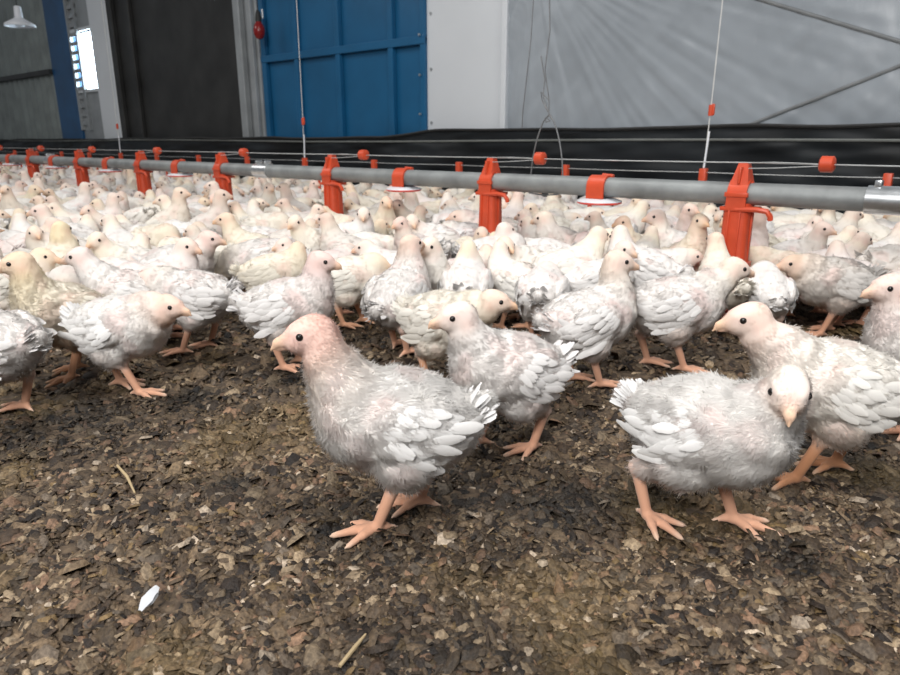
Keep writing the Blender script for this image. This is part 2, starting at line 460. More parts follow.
class MB:
    """collects boxes, tubes and lathes in a bmesh; build() links them as one object"""
    def __init__(s): s.b = bmesh.new()
    def box(s, x0, x1, y0, y1, z0, z1, bev=0, M=None):
        r = bmesh.ops.create_cube(s.b, size=1)['verts']
        for v in r: v.co = Vector(((x0+x1)/2+v.co.x*(x1-x0), (y0+y1)/2+v.co.y*(y1-y0), (z0+z1)/2+v.co.z*(z1-z0)))
        if M: bmesh.ops.transform(s.b, matrix=M, verts=r)
        if bev:
            es = list({e for v in r for e in v.link_edges}); bmesh.ops.bevel(s.b, geom=es, offset=bev, segments=2, affect='EDGES', profile=.5)
        return s
    def hexa(s, pts):  # 8 points: bottom 4 then top 4
        v = [s.b.verts.new(p) for p in pts]
        for f in ((3, 2, 1, 0), (4, 5, 6, 7), (0, 1, 5, 4), (1, 2, 6, 5), (2, 3, 7, 6), (3, 0, 4, 7)): s.b.faces.new([v[i] for i in f])
        return s
    def tube(s, pts, r, n=10, closed=False, caps=True):
        pts = [Vector(p) for p in pts]; rings = []; rr = r if isinstance(r, (list, tuple)) else [r]*len(pts)
        up = Vector((0, 0, 1))
        for i, p in enumerate(pts):
            a = pts[max(i-1, 0)]; b = pts[min(i+1, len(pts)-1)]
            if closed: a = pts[i-1]; b = pts[(i+1) % len(pts)]
            d = (b-a).normalized()
            if i == 0:
                x = d.cross(up)
                if x.length < .2: x = d.cross(Vector((1, 0, 0)))
            else: x = x-d*x.dot(d)
            x.normalize(); y = x.cross(d)
            rings.append([s.b.verts.new(p+(x*math.cos(k*2*math.pi/n)+y*math.sin(k*2*math.pi/n))*rr[i]) for k in range(n)])
        m = len(rings)
        for i in range(m if closed else m-1):
            A, B = rings[i], rings[(i+1) % m]
            for k in range(n): s.b.faces.new((A[k], A[(k+1) % n], B[(k+1) % n], B[k]))
        if caps and not closed:
            s.b.faces.new(rings[0][::-1]); s.b.faces.new(rings[-1])
        return s
    def lathe(s, prof, n=28, c=(0, 0, 0)):  # prof: (r, z)
        rings = [[s.b.verts.new((c[0]+max(r, 1e-5)*math.cos(2*math.pi*k/n), c[1]+max(r, 1e-5)*math.sin(2*math.pi*k/n), c[2]+z)) for k in range(n)] for r, z in prof]
        for A, B in zip(rings, rings[1:]):
            for k in range(n): s.b.faces.new((A[k], A[(k+1) % n], B[(k+1) % n], B[k]))
        return s
    def build(s, name, mat, parent=None, smooth=False, loc=None, rz=None):
        bmesh.ops.remove_doubles(s.b, verts=s.b.verts, dist=1e-6); bmesh.ops.recalc_face_normals(s.b, faces=s.b.faces)
        me = bpy.data.meshes.new(name); s.b.to_mesh(me); s.b.free(); me.materials.append(mat)
        for p in me.polygons: p.use_smooth = smooth
        if smooth:
            try: me.set_sharp_from_angle(angle=R(38))
            except Exception: pass
        o = link(name, me, parent)
        if loc is not None: o.location = loc
        if rz is not None: o.rotation_euler = (0, 0, rz)
        return o
# ------------------------------------------------------------------ vectorised value noise
def vnoise(x, y, seed=0):
    xi, yi = np.floor(x).astype(np.int64), np.floor(y).astype(np.int64); fx, fy = x-xi, y-yi
    fx = fx*fx*(3-2*fx); fy = fy*fy*(3-2*fy)
    def hs(a, b):
        h = (a*374761393+b*668265263+seed*974634777) & 0xffffffff; h = ((h ^ (h >> 13))*1274126177) & 0xffffffff
        return ((h ^ (h >> 16)) & 0xffff)/65535.0
    return (hs(xi, yi)*(1-fx)+hs(xi+1, yi)*fx)*(1-fy)+(hs(xi, yi+1)*(1-fx)+hs(xi+1, yi+1)*fx)*fy
def gh(x, y):
    x = np.asarray(x, float); y = np.asarray(y, float)
    return (vnoise(x*7, y*7, 1)-.5)*.012+(vnoise(x*26, y*26, 2)-.5)*.009-.003
def ghf(x, y): return float(gh(np.array([x]), np.array([y]))[0])

# ------------------------------------------------------------------ floor: caked litter
def litter_mat(name, flakes):
    m, nt, out = new_mat(name)
    b = nd(nt, 'ShaderNodeBsdfPrincipled'); b.inputs['Roughness'].default_value = .62 if flakes else .8
    b.inputs['Specular IOR Level'].default_value = .4
    tc = nd(nt, 'ShaderNodeTexCoord')
    n1 = nd(nt, 'ShaderNodeTexNoise'); n1.inputs['Scale'].default_value = 260 if flakes else 90; n1.inputs['Detail'].default_value = 6
    nt.links.new(tc.outputs['Object'], n1.inputs['Vector'])
    if flakes:
        at = nd(nt, 'ShaderNodeAttribute', attribute_name='Col')
        r = ramp(nt, [(.3, (.45, .43, .41)), (.7, (1.3, 1.27, 1.2))]); nt.links.new(n1.outputs['Fac'], r.inputs[0])
        nt.links.new(mixrgb(nt, 1.0, at.outputs['Color'], r.outputs[0], 'MULTIPLY'), b.inputs['Base Color'])
    else:
        r = ramp(nt, [(.25, (.022, .015, .010)), (.5, (.075, .052, .034)), (.75, (.17, .12, .075))]); nt.links.new(n1.outputs['Fac'], r.inputs[0])
        nt.links.new(r.outputs[0], b.inputs['Base Color'])
    bp = nd(nt, 'ShaderNodeBump'); bp.inputs['Strength'].default_value = .8 if flakes else .9; bp.inputs['Distance'].default_value = .003
    nt.links.new(n1.outputs['Fac'], bp.inputs['Height']); nt.links.new(bp.outputs[0], b.inputs['Normal']); nt.links.new(b.outputs[0], out.inputs[0])
    return m
def make_floor():
    nr, na = 420, 420
    rr = np.exp(np.linspace(math.log(.25), math.log(16), nr)); aa = np.linspace(R(-60), R(62), na)
    rg, ag = np.meshgrid(rr, aa, indexing='ij'); X = -rg*np.sin(ag); Y = rg*np.cos(ag)
    f = np.clip(1.4-rg*.25, .0, 1)
    Z = gh(X, Y)-.004+(vnoise(X*90, Y*90, 4)-.5)*.004*f
    keep = (X*NV.x+Y*NV.y) < D_WALL+.05
    V = np.stack([X, Y, Z], -1).reshape(-1, 3)
    i = (np.arange(nr-1)[:, None]*na+np.arange(na-1)[None]); k = keep[:-1, :-1]
    i = i[k]; F = np.stack([i, i+na, i+na+1, i+1], 1)[:, ::-1]
    o = link('floor', mesh_from('floor', V, F, litter_mat('litter_base', False)))
    tag(o, 'brown caked poultry litter floor of the shed', kind='structure')
make_floor()
PAL = np.array([(.19, .135, .085), (.12, .084, .054), (.060, .040, .026), (.026, .017, .012), (.36, .275, .185), (.20, .135, .065), (.25, .155, .10), (.58, .48, .38), (.15, .118, .090)])
PW = np.array([.25, .22, .15, .10, .095, .03, .06, .022, .080]); PW /= PW.sum()
def make_flakes(n, r0, r1, rnd, szmul=1.0, a0=-42, a1=42):
    r = np.exp(rnd.uniform(math.log(r0), math.log(r1), n)) if r1/r0 > 3 else np.sqrt(rnd.uniform(r0*r0, r1*r1, n))
    a = rnd.uniform(R(a0), R(a1), n); X = -r*np.sin(a); Y = r*np.cos(a)
    k = (X*NV.x+Y*NV.y) < 3.0; X, Y, r = X[k], Y[k], r[k]; n = len(X)
    s = np.clip(rnd.lognormal(math.log(.0046), .46, n), .0016, .014)*szmul
    el = np.where(rnd.random(n) < .25, rnd.uniform(.16, .4, n), rnd.uniform(.5, .95, n)); th = rnd.uniform(0, 2*math.pi, n)
    ph = np.arange(6)*math.pi/3
    rad = s[:, None]*rnd.uniform(.72, 1.18, (n, 6)); px = rad*np.cos(ph); py = rad*np.sin(ph)*el[:, None]
    hgt = s*rnd.uniform(.10, .38, n)*el**.5
    L = np.zeros((n, 13, 3)); L[:, 0] = np.stack([s*rnd.uniform(-.2, .2, n), s*rnd.uniform(-.2, .2, n), hgt], 1)
    L[:, 1:7, 0] = px*.72; L[:, 1:7, 1] = py*.72; L[:, 1:7, 2] = hgt[:, None]*rnd.uniform(.5, 1.0, (n, 6))
    L[:, 7:13, 0] = px; L[:, 7:13, 1] = py; L[:, 7:13, 2] = -s[:, None]*rnd.uniform(.05, .3, (n, 6))
    tx, ty = rnd.normal(0, .38, n), rnd.normal(0, .38, n)
    z = L[..., 2]+L[..., 0]*tx[:, None]+L[..., 1]*ty[:, None]
    c, sn = np.cos(th)[:, None], np.sin(th)[:, None]
    x = L[..., 0]*c-L[..., 1]*sn+X[:, None]; y = L[..., 0]*sn+L[..., 1]*c+Y[:, None]
    lump = vnoise(X*38, Y*38, 9)
    z = z+(gh(X, Y)-.0015+(lump-.5)*.014+rnd.uniform(-.002, .0015, n))[:, None]
    V = np.stack([x, y, z], -1).reshape(-1, 3)
    F = []
    for i in range(6):
        j = (i+1) % 6; F.append((0, 1+i, 1+j)); F.append((1+i, 7+i, 7+j)); F.append((1+i, 7+j, 1+j))
    F = (np.arange(n)[:, None, None]*13+np.array(F)[None]).reshape(-1, 3)
    ci = rnd.choice(len(PAL), n, p=PW); col = PAL[ci]*.74*rnd.uniform(.55, 1.5, (n, 1))
    damp_shade = np.clip((vnoise(X*4.5, Y*4.5, 21)*.6+vnoise(X*13, Y*13, 22)*.4-.56)*4, 0, 1)*rnd.uniform(.3, 1, n)   # damp patches, and shadow hollows painted into the chip colour
    wy = np.clip((vnoise(X*9, Y*9, 31)-.66)*5, 0, 1)                                     # yellow stained patches
    for (qx, qy, rad) in ((562, 500, .085), (470, 497, .03), (60, 420, .13), (190, 400, .07), (300, 375, .08), (640, 500, .05), (870, 470, .08), (330, 530, .03), (230, 480, .035), (800, 560, .04)):  # placed dark spots: part damp, part shade painted into the chips
        g = ground(qx, qy); damp_shade = np.maximum(damp_shade, np.clip(1.4-np.hypot((X-g.x), (Y-g.y))/rad*(.8+.5*lump), 0, 1))
    col = col*(1-.78*damp_shade[:, None]); col = col*(1-wy[:, None]*.25)+np.array((.22, .15, .05))*wy[:, None]*.25
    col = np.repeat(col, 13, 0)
    return V, F, col
def litter():
    rnd = np.random.default_rng(5)
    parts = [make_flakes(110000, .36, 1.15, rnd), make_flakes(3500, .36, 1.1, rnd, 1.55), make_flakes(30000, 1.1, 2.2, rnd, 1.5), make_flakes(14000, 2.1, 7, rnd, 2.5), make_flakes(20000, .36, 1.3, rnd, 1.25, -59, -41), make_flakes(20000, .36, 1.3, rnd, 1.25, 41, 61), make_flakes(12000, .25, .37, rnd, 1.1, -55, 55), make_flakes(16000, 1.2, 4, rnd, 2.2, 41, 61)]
    V, F, Cc, o = [], [], [], 0
    for v, f, c in parts: V.append(v); F.append(f+o); Cc.append(c); o += len(v)
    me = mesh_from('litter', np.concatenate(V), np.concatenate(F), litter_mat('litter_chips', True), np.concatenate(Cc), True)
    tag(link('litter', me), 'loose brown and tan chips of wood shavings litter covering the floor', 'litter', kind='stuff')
litter()

# ------------------------------------------------------------------ materials of the shed
M_ORANGE = simple_mat('orange_plastic', (.58, .070, .024), .42, nscale=30, namt=.10)
M_RED = simple_mat('red_plastic', (.72, .045, .025), .4, nscale=40, namt=.1)
M_WHITEP = simple_mat('white_plastic', (.78, .80, .84), .4, nscale=20, namt=.04)
M_PIPE = simple_mat('galvanised_pipe', (.27, .285, .285), .55, .45, nscale=14, namt=.22, bump=.08, bscale=40)
M_STEEL = simple_mat('bright_steel', (.62, .64, .65), .3, .9, nscale=40, namt=.15)
M_WIRE = simple_mat('grey_wire', (.42, .43, .43), .45, .4)
M_CABLE = simple_mat('dark_steel_cable', (.16, .165, .17), .5, .4)
M_CORD = simple_mat('white_cord', (.62, .62, .60), .8)
M_BLUE = simple_mat('blue_painted_metal', (.009, .105, .235), .33, nscale=3, namt=.14, bump=.08, bscale=5)
M_BLUED = simple_mat('blue_post_paint', (.008, .075, .19), .4, nscale=5, namt=.2)
M_DARK = simple_mat('dark_grey_door_sheet', (.024, .024, .023), .5, nscale=4, namt=.4, bump=.12, bscale=5)
M_WHITE = simple_mat('white_wall_panel', (.66, .69, .72), .45, nscale=2, namt=.04)
M_GREY = simple_mat('pale_grey_metal', (.33, .35, .36), .42, .25, nscale=6, namt=.15)
M_GREEN = simple_mat('grey_green_corrugated_metal', (.25, .28, .27), .38, .2, nscale=5, namt=.18)
M_RUBBER = simple_mat('black_rubber', (.02, .02, .02), .6)
def curtain_mat():
    m, nt, out = new_mat('black_plastic_curtain')
    b = nd(nt, 'ShaderNodeBsdfPrincipled'); b.inputs['Roughness'].default_value = .5; b.inputs['Specular IOR Level'].default_value = .3
    tc = nd(nt, 'ShaderNodeTexCoord'); n = nd(nt, 'ShaderNodeTexNoise'); n.inputs['Scale'].default_value = 3; n.inputs['Detail'].default_value = 6
    nt.links.new(tc.outputs['Object'], n.inputs['Vector'])
    r = ramp(nt, [(.35, (.006, .0075, .009)), (.6, (.011, .014, .017)), (.8, (.024, .029, .032))]); nt.links.new(n.outputs['Fac'], r.inputs[0]); nt.links.new(r.outputs[0], b.inputs['Base Color'])
    nt.links.new(b.outputs[0], out.inputs[0]); return m
def tarp_mat():
    m, nt, out = new_mat('grey_plastic_sheeting')
    b = nd(nt, 'ShaderNodeBsdfPrincipled'); b.inputs['Roughness'].default_value = .36; b.inputs['Specular IOR Level'].default_value = .5
    tc = nd(nt, 'ShaderNodeTexCoord'); mp = nd(nt, 'ShaderNodeMapping'); mp.inputs['Rotation'].default_value = (0, R(35), 0); mp.inputs['Scale'].default_value = (1, 1, .22)
    nt.links.new(tc.outputs['Object'], mp.inputs[0])
    n = nd(nt, 'ShaderNodeTexNoise'); n.inputs['Scale'].default_value = 9; n.inputs['Detail'].default_value = 7; n.inputs['Distortion'].default_value = .6
    nt.links.new(mp.outputs[0], n.inputs['Vector'])
    n2 = nd(nt, 'ShaderNodeTexNoise'); n2.inputs['Scale'].default_value = 1.6; n2.inputs['Detail'].default_value = 4; nt.links.new(tc.outputs['Object'], n2.inputs['Vector'])
    r = ramp(nt, [(.3, (.27, .30, .33)), (.7, (.35, .385, .42))]); nt.links.new(n2.outputs['Fac'], r.inputs[0]); nt.links.new(r.outputs[0], b.inputs['Base Color'])
    bp = nd(nt, 'ShaderNodeBump'); bp.inputs['Strength'].default_value = .6; bp.inputs['Distance'].default_value = .006
    nt.links.new(n.outputs['Fac'], bp.inputs['Height']); nt.links.new(bp.outputs[0], b.inputs['Normal'])
    nt.links.new(b.outputs[0], out.inputs[0]); return m
M_CURT, M_TARP = curtain_mat(), tarp_mat()

# ------------------------------------------------------------------ the long side wall, built in its own frame: local x = t along U, local y = 0 at the wall face, +y towards the room
def wallobj(mb, name, mat, parent=None, smooth=False):
    if parent is None:
        o = mb.build(name, mat, None, smooth, W(0, D_WALL, 0), RZW); return o
    return mb.build(name, mat, parent, smooth)
def tx(px, py=100, D=D_WALL): return hit(px, py, D)[0]
def st(o): o['kind'] = 'structure'; return o
H = 3.3
tR = tx(900)-3.2
x_white0, x_white1 = tx(508), tx(429); x_blue1 = tx(268); x_post1 = tx(250); x_dark1 = tx(121); x_col1 = tx(103); x_win1 = tx(89); x_louv1 = tx(80); x_bp1 = tx(60)
tL = 17.0
print('wall t:', [round(v, 2) for v in (tR, x_white0, x_white1, x_blue1, x_post1, x_dark1, x_col1, x_win1, x_louv1, x_bp1, tL)])
# backing of the whole wall
st(wallobj(MB().box(tR, x_white1, -.12, -.03, -.05, H), 'wall_back', M_WHITE))
# corrugated metal at the far left
def corrugated(t0, t1, z0, z1, pitch, amp):
    b = MB(); n = int((t1-t0)/pitch)*4; vs = []
    for i in range(n+1):
        t = t0+(t1-t0)*i/n; k = i % 4; y = amp if k in (1, 2) else 0
        vs.append((b.b.verts.new((t, y, z0)), b.b.verts.new((t, y, z1)), b.b.verts.new((t, -.03, z0)), b.b.verts.new((t, -.03, z1))))
    for A, B in zip(vs, vs[1:]):
        b.b.faces.new((A[0], B[0], B[1], A[1])); b.b.faces.new((A[2], A[3], B[3], B[2])); b.b.faces.new((A[1], B[1], B[3], A[3]))
    return b
st(wallobj(corrugated(x_bp1, tL, -.05, H, .16, .03), 'wall_left', M_GREEN))
zb = hit(30, 76, D_WALL)[1]
st(wallobj(MB().box(x_bp1, tL, .03, .07, zb-.025, zb+.025), 'trim_1', M_DARK))
# blue post with its cable ladder
st(wallobj(MB().box(x_louv1, x_bp1, -.12, .035, -.05, H, .01), 'trim_2', M_BLUED))
b = MB().box(x_louv1-.04, x_louv1, 0, .03, .5, H)
b.box(x_win1, x_win1+.04, 0, .03, .5, H)
z = .55
while z < H: b.box(x_win1, x_louv1, .008, .022, z, z+.035); z += .085
o = wallobj(b, 'ladder_rack', M_GREY); tag(o, 'grey metal rack of narrow rungs beside the blue post', 'rack')
# window: the wall around its opening, its frame and the bright pane
wz0, wz1 = hit(100, 88, D_WALL)[1], hit(100, 27, D_WALL)[1]
print('window z', wz0, wz1)
b = MB().box(x_col1, x_louv1+.01, -.12, 0, -.05, wz0).box(x_col1, x_louv1+.01, -.12, 0, wz1, H)
st(wallobj(b, 'wall_window', M_GREY))
wf = st(wallobj(MB().box(x_col1-.0, x_louv1, -.10, .02, wz0-.03, wz0).box(x_col1, x_louv1, -.10, .02, wz1, wz1+.03), 'window_1', M_WHITE))
m_pane, nt, out = new_mat('daylight_pane'); em = nd(nt, 'ShaderNodeEmission'); em.inputs[0].default_value = (.72, .88, 1, 1); em.inputs[1].default_value = 14
nt.links.new(em.outputs[0], out.inputs[0])
wallobj(MB().box(x_col1, x_louv1, -.07, -.06, wz0, wz1), 'window_pane', m_pane, wf)
# pale column
st(wallobj(MB().box(x_dark1, x_col1, -.12, .04, -.05, H, .012), 'trim_3', M_WHITE))
# dark sliding door
d1 = st(wallobj(MB().box(x_post1, x_dark1, -.06, -.01, -.05, H), 'door_1', M_DARK))
td = tx(140)
wallobj(MB().box(td-.04, td+.04, -.01, .03, 0, H, .006).box(x_dark1-.09, x_dark1, -.01, .035, 0, H, .006), 'door_rail', M_DARK, d1)
# grey post of three faces
b = MB().box(x_blue1, x_post1, -.08, .05, -.05, H, .008); w = x_post1-x_blue1
b.box(x_blue1+w*.62, x_post1-.01, .05, .10, -.05, H, .008); b.box(x_blue1+w*.12, x_blue1+w*.36, .05, .08, -.05, H, .006)
st(wallobj(b, 'trim_4', M_GREY))
# blue framed door
d2 = st(wallobj(MB().box(x_white1-.02, x_blue1, -.06, 0, -.05, H), 'door_2', M_BLUE))
zc = hit(428, 40, D_WALL)[1]; zc2 = hit(300, 54, D_WALL)[1]; print('crossbar', zc, zc2)
b = MB()
for px in (302, 343, 395): t = tx(px); b.box(t-.022, t+.022, 0, .035, 0, H, .005)
b.box(x_white1, x_white1+.04, 0, .035, 0, H, .005); b.box(x_blue1-.05, x_blue1, 0, .035, 0, H, .005)
for zz in (zc, zc+1.05): b.box(x_white1, x_blue1, 0, .04, zz-.024, zz+.024, .005)
wallobj(b, 'door_frame', M_BLUE, d2)
b = MB()
for i in range(7): b.tube([(x_white1+.03, .04, .55+i*.22), (x_white1+.03, .052, .55+i*.22)], .007, 8)
wallobj(b, 'bolt', M_STEEL, d2)
# white panel with its rivets and edge strip
b = MB().box(x_white0, x_white1, -.03, .015, -.05, H, .004)
wp = st(wallobj(b, 'wall_panel', M_WHITE))
b = MB()
for i in range(10): b.tube([(x_white1-.035, .015, .2+i*.30), (x_white1-.035, .022, .2+i*.30)], .008, 8)
wallobj(b, 'rivet', M_GREY, wp)
wallobj(MB().box(x_white0-.035, x_white0, -.02, .075, -.05, H, .005), 'edge_strip', M_WHITE, wp)
# grey plastic sheeting
def sheet(name, t0, t1, z0f, z1f, nt_, nz, fy, mat, y_off=0.0, thick=.003):
    T = np.linspace(t0, t1, nt_); K = np.linspace(0, 1, nz); TT, KK = np.meshgrid(T, K, indexing='ij')
    Z = z0f(TT)*(1-KK)+z1f(TT)*KK; Y = fy(TT, Z)+y_off
    V = np.stack([TT, Y, Z], -1).reshape(-1, 3); i = (np.arange(nt_-1)[:, None]*nz+np.arange(nz-1)[None]).ravel()
    F = np.stack([i, i+nz, i+nz+1, i+1], 1)
    me = mesh_from(name, V, F, mat); o = link(name, me); o.location = W(0, D_WALL, 0); o.rotation_euler = (0, 0, RZW)
    md = o.modifiers.new('thick', 'SOLIDIFY'); md.thickness = thick
    return o
tk, zk = hit(540, -40, D_WALL)      # creases fan out from where the sheet is tied
def tarp_y(T, Z):
    a = np.arctan2(Z-zk, T-tk); r = np.hypot(Z-zk, T-tk)
    y = (vnoise(a*14, r*1.1, 41)-.5)*.011*np.exp(-r*.5)+(vnoise(a*40, r*2, 42)-.5)*.010*np.exp(-r*.5)*(.4+1.2*vnoise(T*3, Z*3, 47))
    y += (vnoise(T*1.5, Z*1.5, 43)-.5)*.03+(vnoise(T*9+Z*4, Z*5, 44)-.5)*.009+(vnoise((T+Z)*14, (T-Z)*2.5, 45)-.5)*.009+(vnoise(T*22-Z*9, Z*16, 46)-.5)*.004
    return y
sh = sheet('plastic_sheet', tR, x_white0-.01, lambda t: t*0+.30, lambda t: t*0+H, 420, 260, tarp_y, M_TARP, .045)
tag(sh, 'creased grey plastic sheeting stretched over the wall above the black curtain', 'plastic sheet')
M_SEAM = simple_mat('dull_grey_tape', (.19, .20, .205), .6)
def seam(p0, p1):
    b = MB(); (t0, z0), (t1, z1) = hit(*p0, D_WALL-.05), hit(*p1, D_WALL-.05)
    n = 40; pts = []
    for i in range(n+1):
        t, z = t0+(t1-t0)*i/n, z0+(z1-z0)*i/n
        y = float(tarp_y(np.array([t]), np.array([z]))[0])+.048; pts.append((t, y, z))
    b.tube(pts, .008, 8)
    o = wallobj(b, 'seam', M_SEAM, None, True); mw = o.matrix_world.copy(); o.parent = sh; o.location = (0, 0, 0); o.rotation_euler = (0, 0, 0)
seam((742, 128), (935, 52)); seam((735, -8), (935, 52))
# black curtain along the foot of the wall
ct = [(900, 124), (640, 128), (430, 131), (385, 137), (250, 138), (100, 139), (0, 140)]
tz = sorted(hit(px, py, D_CURT) for px, py in ct); print('curtain top', [(round(a, 2), round(b_, 3)) for a, b_ in tz])
TA, ZA = np.array([a for a, _ in tz]), np.array([b_ for _, b_ in tz])
def ctop(t): return np.interp(t, TA, ZA)+(vnoise(t*3, t*0, 50)-.5)*.012
def curt_y(T, Z):
    y = (vnoise(T*2.2+Z*3, Z*7, 51)-.5)*.045+(vnoise(T*6-Z*9, Z*16, 52)-.5)*.018+(vnoise(T*5+Z*20, Z*30, 53)-.5)*.010
    return y
cu = sheet('black_curtain', tR, tL-.5, lambda t: t*0-.02, ctop, 900, 60, curt_y, M_CURT, D_WALL-D_CURT)
tag(cu, 'black plastic curtain hanging along the foot of the wall', 'curtain')
def curtain_rope(f, r, mat, name):
    b = MB(); T = np.linspace(tR, tL-.5, 300)
    pts = [(t, float(curt_y(np.array([t]), np.array([f(t)]))[0])+D_WALL-D_CURT+.008, f(t)) for t in T]
    o = wallobj(b.tube(pts, r, 6), name, mat, None, True); o.parent = cu; o.location = (0, 0, 0); o.rotation_euler = (0, 0, 0)
curtain_rope(lambda t: float(ctop(np.array([t]))[0]), .008, M_RUBBER, 'hem')
curtain_rope(lambda t: .395+.006*math.sin(t*1.3), .006, simple_mat('grey_rope', (.17, .18, .17), .7), 'rope')

# ------------------------------------------------------------------ feed pipe and what is clamped on it
t0, ZP = hit(741, 193, D_PIPE); print('pipe z', ZP, hit(200, 169, D_PIPE)); RP = .0245; SP = .70
ZP = .285
def on_line(o, t, D=D_PIPE, z=0): o.location = W(t, D, z); o.rotation_euler = (0, 0, RZW); return o
def lcurve(mb, name, mat, parent=None): return mb.build(name, mat, parent, True)
pipe = empty('feed_pipe'); on_line(pipe, 0)
tag(pipe, 'long grey galvanised feed pipe running across the flock', 'pipe')
TP0, TP1 = -1.9, 14.5
joints = [hit(893, 200, D_PIPE)[0]+2.1*k for k in range(8)]
edges = [TP0]+[j for j in joints if TP0 < j < TP1]+[TP1]
for a, c in zip(edges, edges[1:]):
    MB().tube([(a, 0, ZP), (c, 0, ZP)], RP, 32).build('pipe_section', M_PIPE, pipe, True)
for j in edges[1:-1]:
    o = MB().tube([(j-.045, 0, ZP), (j+.045, 0, ZP)], RP+.0035, 28).build('coupling', M_STEEL, pipe, True)
    b = MB()
    for s in (-1, 1):
        b.box(j+s*.028-.006, j+s*.028+.006, -.012, .012, ZP+RP, ZP+RP+.014, .001); b.tube([(j+s*.028, -.016, ZP+RP+.009), (j+s*.028, .016, ZP+RP+.009)], .003, 8)
    b.build('clamp_screw', M_STEEL, o, True)
def make_feeder(name):
    r = empty(name)
    # saddle over the pipe (local z 0 = pipe axis)
    b = MB(); w = .021
    prof = [(-RP-.006, -.032)]+[(math.cos(a)*(RP+.006), math.sin(a)*(RP+.006)) for a in np.linspace(math.pi, 0, 15)]+[(RP+.006, -.032)]
    inn = [(-RP+.0, -.032)]+[(math.cos(a)*(RP+.0005), math.sin(a)*(RP+.0005)) for a in np.linspace(math.pi, 0, 15)]+[(RP, -.032)]
    rings = []
    for x in (-w, w): rings.append(([b.b.verts.new((x, y, z)) for y, z in prof], [b.b.verts.new((x, y, z)) for y, z in inn]))
    (A, Ai), (B, Bi) = rings
    for i in range(len(prof)-1):
        b.b.faces.new((A[i], A[i+1], B[i+1], B[i])); b.b.faces.new((Ai[i], Bi[i], Bi[i+1], Ai[i+1])); b.b.faces.new((A[i], Ai[i], Ai[i+1], A[i+1])); b.b.faces.new((B[i], B[i+1], Bi[i+1], Bi[i]))
    b.b.faces.new((A[0], B[0], Bi[0], Ai[0])); b.b.faces.new((A[-1], Ai[-1], Bi[-1], B[-1]))
    b.box(-w-.004, w+.004, -.003+RP+.004, RP+.009, -.006, .004, .001)
    b.build('saddle', M_ORANGE, r, True)
    # wedge shaped cap over the saddle
    b = MB(); b.hexa([(-.021, -.020, .020), (.021, -.020, .020), (.021, .026, .012), (-.021, .026, .012), (-.011, -.010, .066), (.010, -.010, .066), (.010, .006, .066), (-.011, .006, .066)])
    b.box(-.003, .003, .004, .026, .022, .058, .0015); b.tube([(-.025, 0, .022), (.025, 0, .022)], .006, 10)
    b.build('cap', M_ORANGE, r, True)
    # drop tube below the pipe, squarish and slightly flared, with ribs
    b = MB(); zs = [(-.020, .0285, .026), (-.075, .029, .027), (-.150, .031, .029), (-.152, .036, .033), (-.162, .036, .033), (-.163, .031, .029), (-.225, .040, .038)]
    def sq(w_, d_, z, n=20):
        o = []
        for k in range(n):
            a = 2*math.pi*(k+.5)/n; c, s_ = math.cos(a), math.sin(a); e = .55
            o.append(b.b.verts.new((w_*abs(c)**e*(1 if c > 0 else -1), d_*abs(s_)**e*(1 if s_ > 0 else -1), z)))
        return o
    rg = [sq(w_, d_, z) for z, w_, d_ in zs]
    for P, Q in zip(rg, rg[1:]):
        for k in range(20): b.b.faces.new((P[k], P[(k+1) % 20], Q[(k+1) % 20], Q[k]))
    b.b.faces.new(rg[0])
    for s in (-1, 1): b.box(s*.0305-.002, s*.0305+.002, -.005, .005, -.150, -.03, .001); b.box(s*.012-.0015, s*.012+.0015, .0255, .0305, -.148, -.035, .001)
    b.build('drop_tube', M_ORANGE, r, True)
    # collar with a bent handle
    b = MB(); b.box(-.040, .034, -.030, .030, -.037, -.028, .002)
    b.tube([(.0, .026, -.033), (-.045, .026, -.031), (-.066, .024, -.034), (-.074, .022, -.045), (-.074, .02, -.052)], .006, 8)
    b.build('collar', M_ORANGE, r, True)
    # pan standing on the litter
    b = MB().lathe([(.036, -.222), (.050, -.228), (.060, -.245), (.076, -.252), (.080, -.250), (.079, -.262), (.066, -.282), (.0, -.284)], 32)
    b.build('pan', M_RED, r, True)
    return r
def copy_tree(o, parent=None):
    c = o.copy(); C.objects.link(c); c.parent = parent
    for ch in list(o.children): copy_tree(ch, c)
    return c
TF = [t0+SP*k for k in range(0, 16)]
ordn = ['nearest', 'second', 'third', 'fourth', 'fifth', 'sixth', 'seventh', 'eighth', 'ninth', 'tenth', 'eleventh', 'twelfth', 'thirteenth', 'fourteenth', 'fifteenth', 'sixteenth']
feeder = make_feeder('pan_feeder')
vis = [t for t in TF if t < TP1]
def fx_of(t, D=D_PIPE, z=ZP):
    P = W(t, D, z); v = P-Vector((0, 0, CAM_H)); yc = v.y*math.cos(PITCH)-v.z*math.sin(PITCH); zc_ = v.y*math.sin(PITCH)+v.z*math.cos(PITCH)
    return 450+FPX*v.x/yc, 337.5-FPX*zc_/yc
for k, t in enumerate(vis):
    px, py = fx_of(t)
    if px < -25: break
    f = feeder if k == 0 else copy_tree(feeder)
    on_line(f, t, D_PIPE, ZP)
    tag(f, f'tall orange plastic drop feeder on the grey pipe, {ordn[k]} counted from the right', 'feeder', 'orange feeders along the pipe')
NFEED = k
sad = empty('pipe_clamp')
b = MB(); w = .024
